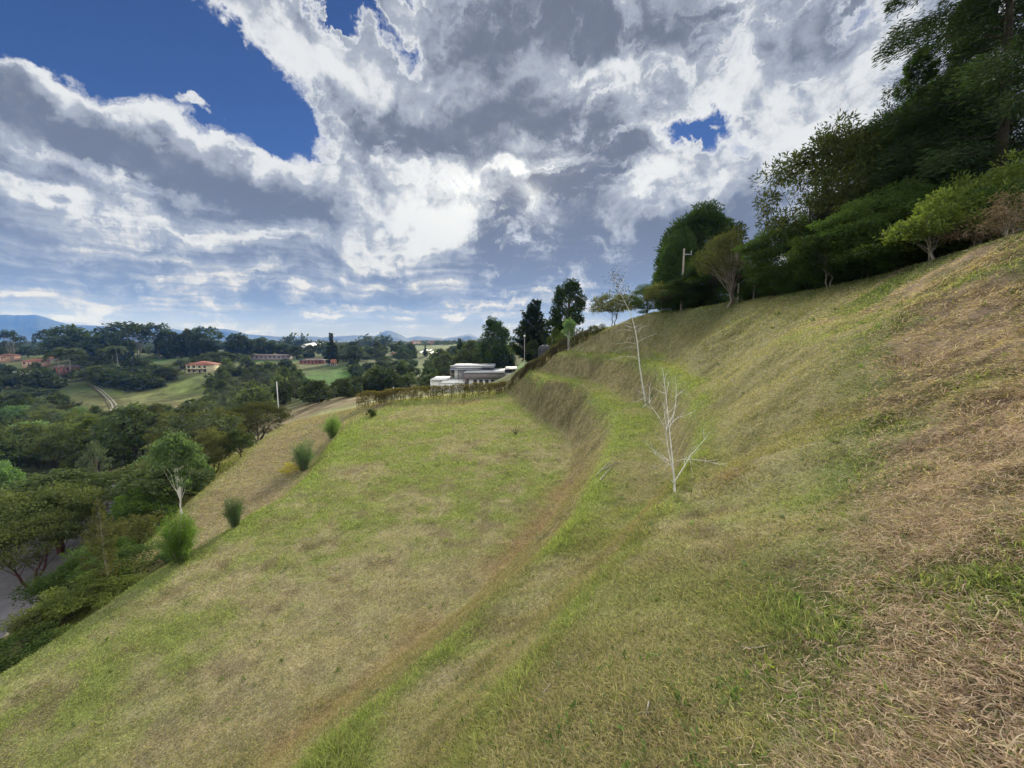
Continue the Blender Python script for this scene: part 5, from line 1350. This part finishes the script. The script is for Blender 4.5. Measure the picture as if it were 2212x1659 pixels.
fr = MB()
def palm(u, vb_, vt, y, label):
    a = at(u, vb_, y=y); b = at(u, vt, y=y); z0 = min(H1(a[0], y), a[2]); h = b[2] - z0
    e = empty('palm_tree', (a[0], y, z0)); Mk = MB(); Mk.tube([(0, 0, -.3), (.1, 0, h * .5), (0, 0, h)], [.30, .22, .2], 7); Mk.build('trunk', M_twig, e, True)
    C = MB()
    for i in range(15):
        an = i * 2.4; up = rng.uniform(.0, 1.0); l = h * .42; d = np.array([math.cos(an), math.sin(an), 0])
        B = bez(np.array([0, 0, h]), d * l * .6 + [0, 0, h + l * (.3 + .6 * up)], d * l + [0, 0, h + l * (up * .9 - .7)], 7)
        C.tube(B, .06 * np.linspace(1, .3, 7), 4, )
        k = rng.uniform(0, 5.99, 46); ii = k.astype(int); Q = B[ii] * (1 - (k - ii))[:, None] + B[ii + 1] * (k - ii)[:, None]
        lat = np.array([-d[1], d[0], 0]); sg = rng.choice([-1, 1], 46)[:, None]
        leaf_add(C, Q, unit(lat * sg + d * .4 + np.array([0, 0, -.5])), l * .42, .5, rng.random(46))
    C.build('crown', LM['far2'], e)
    return tag(e, label, 'palm')
palm(151, 790, 760, 230, 'tall palm standing in front of the long red house')
palm(127, 794, 767, 228, 'shorter palm at the left end of the long red house')
palm(175, 781, 771, 245, 'small palm at the right end of the long red house')
palm(232, 775, 758, 262, 'pale palm on the meadow right of the grey dome tree')
palm(243, 775, 757, 262, 'pale palm in the middle of the meadow group')
palm(253, 774, 754, 258, 'pale palm on the right of the meadow group')

# ------------------------------------------------------------------ roads
def strip(name, L, Rr, m, label, dz=.05, cat=None, thick=.0):
    n = 60
    L = np.array(L, float); Rr = np.array(Rr, float)
    t = np.linspace(0, 1, n); f = lambda A: np.stack([np.interp(t * (len(A) - 1), np.arange(len(A)), A[:, i]) for i in range(3)], 1)
    a, b = f(L), f(Rr); k = 10
    V = np.stack([a + (b - a) * j / (k - 1) for j in range(k)], 1)
    if dz is not None: V[..., 2] = H(V[..., 0].ravel(), V[..., 1].ravel()).reshape(n, k) + dz
    i = np.arange(n - 1)[:, None] * k; j = np.arange(k - 1)[None]
    Q = np.stack([i + j, i + j + 1, i + k + j + 1, i + k + j], -1).reshape(-1, 4)
    o = link(name, raw_mesh(name, V.reshape(-1, 3), [Q], m, smooth=True, attrs={'v': np.zeros(n * k)}))
    return tag(o, label, cat, kind='structure')
RK = [p + np.array([0, 0, .16]) for p in ROADK]; RL = [p + np.array([0, 0, .16]) for p in ROADL]
strip('asphalt_road', RL, RK, M_asph, 'grey asphalt road below the hillside', dz=None)
Mk = MB(); KP = np.array(RK)
for a, b in zip(KP[:-1], KP[1:]):
    d = unit(b - a); nn = np.array([d[1], -d[0], 0]) * .16
    V = [a, a + nn, b + nn, b]; V = V + [q + [0, 0, .13] for q in V]; V = [q - [0, 0, .0] for q in V]
    Mk.add(V, Q=[(4, 5, 6, 7), (0, 4, 7, 3), (1, 2, 6, 5), (0, 1, 5, 4), (3, 7, 6, 2)])
o = Mk.build('kerb', M_kerb); tag(o, 'pale kerb along the asphalt road', kind='structure')
dr0 = [gp(u, v) for u, v in [(100, 1052), (140, 1042), (190, 1034), (240, 1022), (280, 1012), (318, 1003)]]
dr0 = [p for p in dr0 if p is not None]
strip('dirt_road', [p + np.array([0.4, 3.2, 0]) for p in dr0], dr0, M_dirt, 'brown dirt road between the wood and the nearer trees', dz=.12)
tk = [(196, 834), (212, 843), (224, 853), (234, 863), (241, 872), (244, 880), (238, 888)]
tkp = [gp(u, v) for u, v in tk]; tkp = [p for p in tkp if p is not None]
for dx in (0, 1.9):
    strip('concrete_track', [p + np.array([dx - .4, 0, 0]) for p in tkp], [p + np.array([dx + .4, 0, 0]) for p in tkp], M_rut, 'pale wheel track running down the far meadow', dz=.1)
e = empty('paddock_fence', tkp[0])
prev = None
for i, (u, v) in enumerate(zip(np.linspace(188, 236, 15), np.interp(np.linspace(188, 236, 15), [188, 196, 212, 224, 236], [832, 836, 850, 862, 884]))):
    p = gp(u, v)
    if p is None: continue
    q = p - np.array(tkp[0]); Mk = MB(); Mk.box(q[0] - .12, q[0] + .12, q[1] - .12, q[1] + .12, q[2] - .3, q[2] + 1.5); Mk.build('post', M_wood, e)
    if prev is not None:
        Mk = MB(); Mk.tube([prev + [0, 0, 1.2], q + [0, 0, 1.2]], .06, 4); Mk.tube([prev + [0, 0, .7], q + [0, 0, .7]], .06, 4); Mk.build('rail', M_wood, e)
    prev = q
tag(e, 'dark wooden paddock fence beside the pale wheel tracks', 'fence')

# ------------------------------------------------------------------ left side trees near the road and lip
TB('white_stem_tree', 'tree', 394, 1111, 929, 82, 'slender blue green tree on a white forked stem at the track edge')
T('laurel_round', 'round_tree', 318, 31, 992, 78, 'rounded glossy laurel tree left of the white stemmed one', vb_=1080)
T('laurel_round', 'round_tree', 425, 29, 990, 52, 'dark rounded laurel right of the white stemmed tree', vb_=1050)
T('bright_tree', 'tree', 295, 22.5, 1052, 80, 'bright green feathery tree leaning left of the white stem', vb_=1130)
T('bright_tree', 'tree', 350, 24.5, 1048, 66, 'bright green feathery tree with a slanting stem below the laurel', vb_=1130)
TB('thin_conifer', 'conifer', 235, 1275, 1078, 100, 'thin see through conifer on the slope above the road')
TB('branchy_tree', 'tree', 559, 951, 868, 118, 'spreading dark limbed tree at the track edge')
T('branchy_tree', 'tree', 470, 44, 880, 110, 'olive spreading tree left of the dark limbed one', vb_=960)
T('branchy_tree', 'tree', 400, 50, 884, 120, 'olive spreading tree with many limbs above the wood', vb_=960)
T('branchy_tree', 'tree', 455, 33, 925, 90, 'dark limbed tree sloping over the track edge', vb_=1000)
T('wood_tree', 'tree', 515, 34, 930, 60, 'dark low tree under the spreading olive one', vb_=1000)
T('red_stem_tree', 'tree', 60, 21.0, 1130, 180, 'red stemmed spreading tree over the kerb', vb_=1320)
T('red_stem_tree', 'tree', 135, 25.0, 1075, 130, 'red stemmed tree farther along the kerb', vb_=1250)
T('layered_tree', 'tree', 20, 30, 1062, 130, 'broad layered tree at the left edge above the road', vb_=1200)
T('layered_tree', 'tree', 110, 36, 1062, 110, 'broad layered tree below the dirt road', vb_=1150)
T('pale_wood_tree', 'tree', 215, 38, 1062, 70, 'grey green leafy tree below the dirt road', vb_=1120)
T('wood_tree', 'tree', 160, 44, 1064, 80, 'dark tree at the lower side of the dirt road', vb_=1100)
T('laurel_round', 'tree', 10, 38, 1000, 60, 'light green tree at the left edge beside the dark wood', vb_=1100)
T('dark_pine', 'pine', 285, 44, 975, 44, 'dark upright tree rising before the dirt road', vb_=1060)
for (x, y, h, w, k, lb) in [(-15.6, 14.6, 1.5, 2.8, 'bush', 'bright green bush where the track disappears behind the lip'), (-14.9, 13.0, 1.5, 2.6, 'yellow_bush', 'yellow green bush hard against the terrace lip'), (-14.6, 11.4, 1.5, 2.5, 'yellow_bush', 'second yellow green bush along the terrace lip'),
     (-15.2, 11.9, 1.3, 2.2, 'olive_bush', 'olive bush on the slope above the kerb'), (-14.3, 10.1, 1.2, 2.0, 'bush', 'green bush on the slope just over the lip'), (-14.2, 9.2, .9, 1.8, 'olive_bush', 'dull green bush nearest the bottom of the kerb'), (-14.0, 8.2, .7, 1.6, 'olive_bush', 'low olive bush at the left edge over the lip'), (-17.6, 14.4, 1.8, 2.6, 'bush', 'dark green bush at the foot of the see through conifer'),
     (-18.3, 16.4, 1.9, 2.6, 'bush', 'dark leafy bush on the slope beside the see through conifer'), (-19.6, 19.0, 2.4, 3.2, 'olive_bush', 'olive bush on the slope below the bright trees'), (-21.5, 21.5, 2.8, 3.6, 'bush', 'dark bush on the slope under the bright trees')]:
    plant(k, 'bush', (x, y, H1(x, y)), h * (.5 if x > -16 else .8), w, lb, 'bush')
for (x, y, h, w, k, lb) in [(-22.5, 24.5, 3.2, 4.2, 'wood_tree', 'dark leafy tree between the conifer and the bright trees'), (-25.0, 26.5, 3.8, 5.0, 'wood_tree', 'olive round tree behind the see through conifer'), (-30.5, 24.5, 4.8, 6, 'red_stem_tree', 'spreading tree over the far end of the asphalt road'), (-28.5, 30.5, 3.8, 6, 'layered_tree', 'layered tree standing over the bend of the asphalt road'), (-37, 30, 3.9, 7, 'wood_tree', 'dark tree on the far side of the asphalt road'), (-36, 22.5, 5.2, 7, 'layered_tree', 'broad layered tree across the asphalt road')]:
    plant(k, 'tree', (x, y, H1(x, y)), h, w, lb)
#@@TREES2END

# ------------------------------------------------------------------ the wood, the far trees
def poly_pts(poly, n, seed, ymin=0, ymax=2000, mind=0.0, tries=40):
    """points on the ground seen inside an outline of the valley"""
    rr = random.Random(seed); out = []; P = poly
    us = [p[0] for p in P]; vs = [p[1] for p in P]
    t = 0
    while len(out) < n and t < n * tries:
        t += 1
        u = rr.uniform(min(us), max(us)); v = rr.uniform(min(vs), max(vs)); ins = False; j = len(P) - 1
        for i in range(len(P)):
            if (P[i][1] > v) != (P[j][1] > v) and u < (P[j][0] - P[i][0]) * (v - P[i][1]) / (P[j][1] - P[i][1]) + P[i][0]: ins = not ins
            j = i
        if not ins: continue
        g_ = gp(u, v)
        if g_ is None or g_[1] < ymin or g_[1] > ymax: continue
        if mind and any((g_[0] - q[0]) ** 2 + ((g_[1] - q[1]) * .6) ** 2 < mind ** 2 for q in out): continue
        out.append(g_)
    return out
tr_ = random.Random(11)
LANDM = [(205, 935, 'the golden crowned tree'), (430, 795, 'the cream house'), (137, 787, 'the long red house'), (601, 850, 'the tall white post'), (716, 755, 'the spire tree'), (575, 772, 'the long low house'), (671, 782, 'the brown stable'), (719, 785, 'the orange stilt hut'),
 (225, 860, 'the pale wheel tracks'), (394, 1040, 'the white stemmed tree'), (559, 910, 'the dark limbed tree'), (160, 735, 'the great dome tree'), (270, 715, 'the tallest gum'), (448, 720, 'the windswept gum'), (1040, 805, 'the white flat roofed house'), (243, 765, 'the group of pale palms'), (923, 765, 'the pale greenhouses'),
 (850, 768, 'the peach house'), (740, 752, 'the right greenhouse'), (240, 1022, 'the dirt road'), (720, 820, 'the green field'), (993, 750, 'the dark pointed pine'), (1069, 730, 'the stout cypress'), (20, 765, 'the pinkish house'), (0, 940, 'the left edge'), (330, 850, 'the meadow slope'), (660, 748, 'the left greenhouse'), (800, 735, 'the far tall grove')]
KEEP = [(98, 178, 788, 826), (30, 64, 800, 832), (392, 472, 798, 832), (895, 950, 765, 786), (838, 864, 768, 790), (225, 262, 770, 796), (640, 700, 778, 800), (706, 732, 780, 800)]
def proj(p):
    b = np.array([0, SP, CP]); f_ = np.array([0, CP, -SP]); q = np.array(p)
    return 1106 + FP * q[0] / (q @ f_), 829.5 - FP * (q @ b) / (q @ f_)
def where(p):
    b = np.array([0, SP, CP]); f_ = np.array([0, CP, -SP]); q = np.array(p)
    u = 1106 + FP * q[0] / (q @ f_); v = 829.5 - FP * (q @ b) / (q @ f_)
    k = min(LANDM, key=lambda a: math.hypot(a[0] - u, (a[1] - v) * 1.6)); dx, dy = u - k[0], v - k[1]; d = math.hypot(dx, dy)
    side_ = ('left of' if dx < 0 else 'right of') if abs(dx) > abs(dy) * 1.3 else ('above' if dy < 0 else 'below')
    return ('just ' if d < 40 else 'well ' if d > 95 else '') + side_ + ' ' + k[2]
USED = set()
def uniq(lb, p):
    if lb not in USED: USED.add(lb); return lb
    u, v = proj(p); ks = sorted(LANDM, key=lambda a: math.hypot(a[0] - u, (a[1] - v) * 1.6))
    base = lb.split(' just ')[0].split(' well ')[0].split(' left of ')[0].split(' right of ')[0].split(' above ')[0].split(' below ')[0]
    for a, b in ((0, 1), (0, 2), (1, 2), (0, 3), (1, 3), (2, 3)):
        for w in ('%s between %s and %s', '%s nearer %s than %s'):
            t = w % (base, ks[a][2], ks[b][2])
            if t not in USED and len(t.split()) <= 16: USED.add(t); return t
    return lb
def scatter(poly, n, seed, kinds, hr, wr, group, mind=3.0, ymin=0, ymax=2000):
    for p in poly_pts(poly, n, seed, ymin, ymax, mind):
        uu, vv = proj(p)
        if any(a < uu < b and c < vv < d for a, b, c, d in KEEP): continue
        k, lb = tr_.choice(kinds); q_ = tr_.uniform(.68, 1.32); h = tr_.uniform(*hr) * q_; w = tr_.uniform(*wr) * q_ * tr_.uniform(.85, 1.15)
        if k in ('far_gum', 'golden_tree', 'pale_wood_tree'): h *= 1.1
        bsh = 'bush' in k
        sz = '' if bsh else ('low ' if h < hr[0] + .33 * (hr[1] - hr[0]) else 'tall ' if h > hr[0] + .67 * (hr[1] - hr[0]) else '')
        plant(k, 'bush' if bsh else 'tree', p - np.array([0, 0, .3]), h, w, uniq(sz + lb.split(' in the ')[0].split(' on the ')[0].split(' of the ')[0].split(' at the ')[0].split(' below the ')[0].split(' beyond the ')[0].split(' behind the ')[0] + ' ' + where(p + np.array([0, 0, h * .6])), p), 'bush' if bsh else 'tree', group)
for o in [q for q in COL.objects if q.name.startswith('village_house')]:
    o['label'] = uniq(o['label'].split(' in the far')[0].replace(' with a ', ', ') + ' ' + where(o.location), o.location)
WOOD = 'trees of the dark wood on the valley floor'
scatter([(-60, 925), (100, 915), (260, 925), (340, 935), (330, 1000), (120, 1040), (-60, 1075)], 82, 1,
        [('wood_tree', 'dark green crown in the wood on the valley floor'), ('wood_tree', 'dark green crown in the wood on the valley floor'), ('layered_tree', 'flat layered crown in the wood on the valley floor'), ('layered_tree', 'flat layered crown in the wood on the valley floor'), ('pale_wood_tree', 'greyish crown in the wood on the valley floor'), ('laurel_round', 'rounded glossy crown in the wood on the valley floor'), ('branchy_tree', 'open spreading crown in the wood on the valley floor'), ('wood_tree', 'dark green crown in the wood on the valley floor')], (6, 10), (6.5, 10), WOOD, mind=4.2)
scatter([(330, 905), (560, 900), (520, 960), (440, 1030), (330, 1010)], 26, 2,
        [('wood_tree', 'dark tree on the slope above the dirt road'), ('layered_tree', 'olive flat crowned tree on the slope above the dirt road'), ('pale_wood_tree', 'greyish tree on the slope above the dirt road')], (4.5, 7), (5, 8), 'trees on the slope above the dirt road', mind=4)
T('golden_tree', 'tree', 205, 84, 905, 58, 'golden crowned tree on a tall pale trunk in the dark wood', vb_=1000)
T('pale_wood_tree', 'tree', 207, 58, 958, 46, 'pale grey tree at the near edge of the dark wood', vb_=1040)
scatter([(470, 800), (620, 800), (625, 870), (560, 905), (400, 905), (440, 860)], 42, 3,
        [('far_tree', 'olive tree on the slope behind the tall white post'), ('pale_wood_tree', 'greyish tree on the slope behind the tall white post'), ('far_bush', 'round bush on the slope behind the tall white post')], (4.5, 9), (5, 8), 'trees on the slope behind the tall white post', mind=5, ymin=75)
scatter([(600, 860), (640, 838), (700, 846), (820, 832), (860, 838), (800, 850), (700, 868), (620, 892)], 26, 4,
        [('far_dark_bush', 'dark bush in the band below the green field'), ('far_bush', 'olive bush in the band below the green field'), ('far_tree', 'small tree in the band below the green field')], (2.5, 5.5), (4, 7), 'bushes in the band below the green field', mind=3.5, ymin=70)
scatter([(745, 790), (880, 785), (980, 800), (930, 842), (840, 838), (770, 820)], 44, 5,
        [('far_bush', 'olive bush on the rough hillside left of the white house'), ('far_dark_bush', 'dark bush on the rough hillside left of the white house'), ('far_tree', 'small tree on the rough hillside left of the white house')], (2.5, 6), (4, 9), 'bushes on the rough hillside left of the white house', mind=5, ymin=90)
scatter([(-30, 800), (200, 797), (300, 806), (375, 808), (395, 795), (400, 800), (340, 838), (290, 842), (200, 828), (150, 836), (60, 842), (-30, 850)], 54, 6,
        [('far_dark_tree', 'dark bushy tree below the long red house'), ('far_tree', 'mid green bushy tree below the long red house'), ('far_dark_bush', 'dark bush below the long red house')], (5, 9), (8, 13), 'bushy trees below the long red house', mind=6, ymin=120)
scatter([(-30, 870), (120, 866), (135, 880), (110, 892), (-30, 905)], 12, 7,
        [('far_dark_tree', 'dark bushy tree at the upper edge of the valley wood'), ('far_bush', 'olive bush at the upper edge of the valley wood')], (4, 7), (7, 11), 'bushy trees at the upper edge of the valley wood', mind=5, ymin=100)
scatter([(450, 806), (490, 800), (620, 782), (640, 800), (560, 850), (480, 850)], 20, 8,
        [('far_bush', 'round bush on the slope around the cream house'), ('far_dark_bush', 'dark bush on the slope around the cream house')], (2.5, 5), (5, 9), 'bushes on the slope around the cream house', mind=6, ymin=150)
# ridge tree line: named big ones, then the rest
for (u, y, vt, w, k, lb) in [(22, 300, 712, 40, 'far_gum', 'dark flat topped tree at the left edge of the skyline'), (100, 330, 711, 36, 'far_gum', 'open gum tree left of the great grey dome tree'), (160, 300, 706, 88, 'far_dome', 'great grey green dome tree on the skyline above the long red house'), (212, 290, 731, 66, 'far_dome', 'low bluish dome tree right of the great dome'),
    (268, 300, 694, 84, 'far_gum', 'tallest spreading gum on the skyline'), (292, 310, 700, 60, 'far_gum', 'second spreading gum beside the tallest one'), (246, 290, 724, 60, 'far_dome', 'dark dome tree under the tallest gum'), (343, 320, 696, 50, 'far_gum', 'thin topped gum with a knobbly crown on the skyline'), (362, 320, 716, 40, 'far_dome', 'round tree right of the thin topped gum'),
    (388, 300, 720, 38, 'far_dark_tree', 'dark upright tree on the skyline before the gums'), (410, 310, 714, 34, 'far_tree', 'pale green upright tree on the skyline'), (448, 315, 704, 56, 'far_gum', 'windswept gum on the skyline above the cream house'), (432, 300, 722, 50, 'far_dome', 'grey round tree under the windswept gum'),
    (517, 330, 722, 52, 'far_dome', 'broad round tree on the skyline left of the long low house'), (571, 360, 730, 46, 'far_dome', 'round dark tree behind the long low house'), (612, 380, 742, 40, 'far_dome', 'low dark tree right behind the long low house'),
    (764, 300, 748, 38, 'far_tree', 'grey green tree right of the spire tree'), (876, 330, 757, 48, 'far_dark_tree', 'dark round tree among the houses beyond the hedge'), (919, 380, 746, 12, 'spire_conifer', 'narrow dark cypress between the two pale greenhouses'),
    (716, 292, 719, 34, 'spire_conifer', 'tall spire tree with a thin bare tip above the green field'), (610, 150, 795, 40, 'wood_tree', 'dark tree at the left edge of the green field'), (636, 160, 790, 36, 'wood_tree', 'dark tree on the green field above the white post'), (632, 120, 815, 34, 'pale_wood_tree', 'grey green tree behind the white post'),
    (470, 260, 762, 90, 'far_tree', 'wide low tree right of the cream house'), (150, 320, 760, 60, 'far_dark_tree', 'dark tree right behind the long red house')]:
    T(k, 'skyline_tree', u, y, vt, w, lb, vb_=770)
scatter([(-30, 757), (260, 757), (420, 757), (640, 757), (640, 771), (-30, 775)], 58, 9,
        [('far_dark_tree', 'dark tree of the far tree line'), ('far_tree', 'mid green tree of the far tree line'), ('far_dome', 'round tree of the far tree line')], (6, 11), (9, 14), 'trees of the far tree line', mind=8, ymin=270, ymax=520)
scatter([(640, 768), (1000, 766), (1000, 782), (880, 786), (760, 784), (640, 780)], 46, 10,
        [('far_dark_tree', 'dark tree beyond the green field'), ('far_tree', 'mid green tree beyond the green field')], (8, 13), (9, 14), 'trees beyond the green field', mind=8, ymin=270, ymax=620)
scatter([(940, 770), (1090, 780), (1090, 800), (940, 800)], 22, 12,
        [('far_dark_tree', 'dark tree behind the white house'), ('far_tree', 'mid green tree behind the white house')], (5, 9), (6, 9), 'trees behind the white house', mind=5, ymin=118, ymax=330)
# the farthest woods read as one mass
def woods(name, spots, label):
    C = MB()
    for (x, y, w, h) in spots:
        z = H1(x, y); n = 90
        d = unit(rng.normal(size=(n, 3))); d[:, 2] = abs(d[:, 2]) * rng.uniform(.7, 1.1, n)
        Q = d * np.array([w * .5, w * .5, h]) * (rng.random((n, 1)) ** .3) + [x, y, z - .5]
        leaf_add(C, Q, unit(rng.normal(size=(n, 3)) + [0, 0, .4]), h * .26, h * .16, rng.random(n))
    o = C.build(name, LM['far2']); return tag(o, label, 'woods', kind='stuff')
sp = []
wr = random.Random(3)
while len(sp) < 900:
    u = wr.uniform(-60, 1100); y = wr.uniform(560, 1250)
    if 805 < u < 900 and y < 800 and wr.random() < .7: continue
    x = at(u, 740, y=y)[0]
    if fbm(np.array([x]), np.array([y]), 120, 3, 55)[0] < .47: continue
    sp.append((x, y, wr.uniform(14, 26), wr.uniform(5, 10)))
for u in np.concatenate([np.linspace(776, 838, 14), np.linspace(612, 660, 6)]):
    y = 690 + wr.uniform(-30, 30); sp.append((at(u, 740, y=y)[0], y, wr.uniform(14, 22), wr.uniform(14, 27)))
woods('distant_woods', sp, 'distant wooded country below the blue mountains')

# ------------------------------------------------------------------ mountains
def mountain(name, prof, y, depth, seed, label, m):
    U = np.arange(prof[0][0], prof[-1][0] + 1, 2.0); Vv = np.interp(U, [p[0] for p in prof], [p[1] for p in prof])
    Vv = Vv + (fbm(U, U * 0, 14, 4, seed) - .5) * 2.2
    rows = 26; X = np.zeros((len(U), rows)); Y = X.copy(); Z = X.copy()
    for i, (u, v) in enumerate(zip(U, Vv)):
        p = at(u, v, y=y); top = p[2] + 20
        for k in range(rows):
            f = k / (rows - 1) * 2 - 1                # -1 front foot, 0 ridge, 1 back foot
            X[i, k] = p[0] * (1 + f * depth / y); Y[i, k] = y + f * depth
            Z[i, k] = -22 + (top + 2) * max(0, 1 - abs(f)) ** 1.15
    Z += (fbm(X, Y, 380, 5, seed) - .5) * 130 * np.clip(np.abs(np.linspace(-1, 1, rows))[None] * 2, 0, 1) * np.clip((1 - np.abs(np.linspace(-1, 1, rows))[None]) * 2, 0, 1)
    n = rows; i = np.arange(len(U) - 1)[:, None] * n; j = np.arange(n - 1)[None]
    Q = np.stack([i + j, i + n + j, i + n + j + 1, i + j + 1], -1).reshape(-1, 4)
    V = np.stack([X, Y, Z], -1).reshape(-1, 3)
    o = link(name, raw_mesh(name, V, [Q], m, smooth=True, attrs={'v': np.zeros(len(V))})); return tag(o, label, 'mountain', kind='structure')
M_mount = simple('mountain_forest', (.018, .034, .030), (.028, .044, .034), .95, .004)
mountain('mountain', [(-420, 700), (-200, 684), (-60, 682), (0, 678), (30, 679), (75, 677.5), (100, 684), (125, 692), (150, 699), (200, 702), (240, 704), (290, 710), (340, 722), (420, 733), (520, 738)], 4800, 1200, 81, 'long blue mountain ridge at the left', M_mount)
mountain('mountain', [(180, 728), (260, 712), (310, 704), (322, 703), (350, 709), (375, 710), (400, 714), (435, 706), (460, 708), (490, 710), (505, 713), (534, 721), (553, 723), (604, 726), (669, 726), (696, 728), (734, 726), (784, 723), (806, 725), (850, 734)], 5600, 900, 82, 'low blue hills along the middle of the horizon', M_mount)
mountain('mountain', [(790, 735), (805, 727), (814, 723), (828, 716), (838, 713), (846, 713.5), (860, 720), (879, 730), (892, 727), (904, 725), (930, 728), (959, 730), (985, 727), (1000, 724), (1016, 720.5), (1026, 725), (1037, 730), (1070, 729), (1123, 731), (1240, 735)], 6100, 800, 83, 'blue cone shaped hill and low ridge right of the centre', M_mount)

# ------------------------------------------------------------------ air
q = mat('haze')
pv = q.n('ShaderNodeVolumePrincipled')
pv.inputs['Color'].default_value = (.11, .30, .98, 1)
pv.inputs['Absorption Color'].default_value = (1, 1, 1, 1)
pv.inputs['Density'].default_value = 1.25e-4
pv.inputs['Anisotropy'].default_value = 0.0
q.nt.links.new(pv.outputs[0], q.out.inputs[1])
Mk = MB(); Mk.box(-9500, 9500, -700, 7300, -130, 430)
o = Mk.build('haze', q.mat); tag(o, 'thin blue haze over the valley', 'haze', kind='stuff')
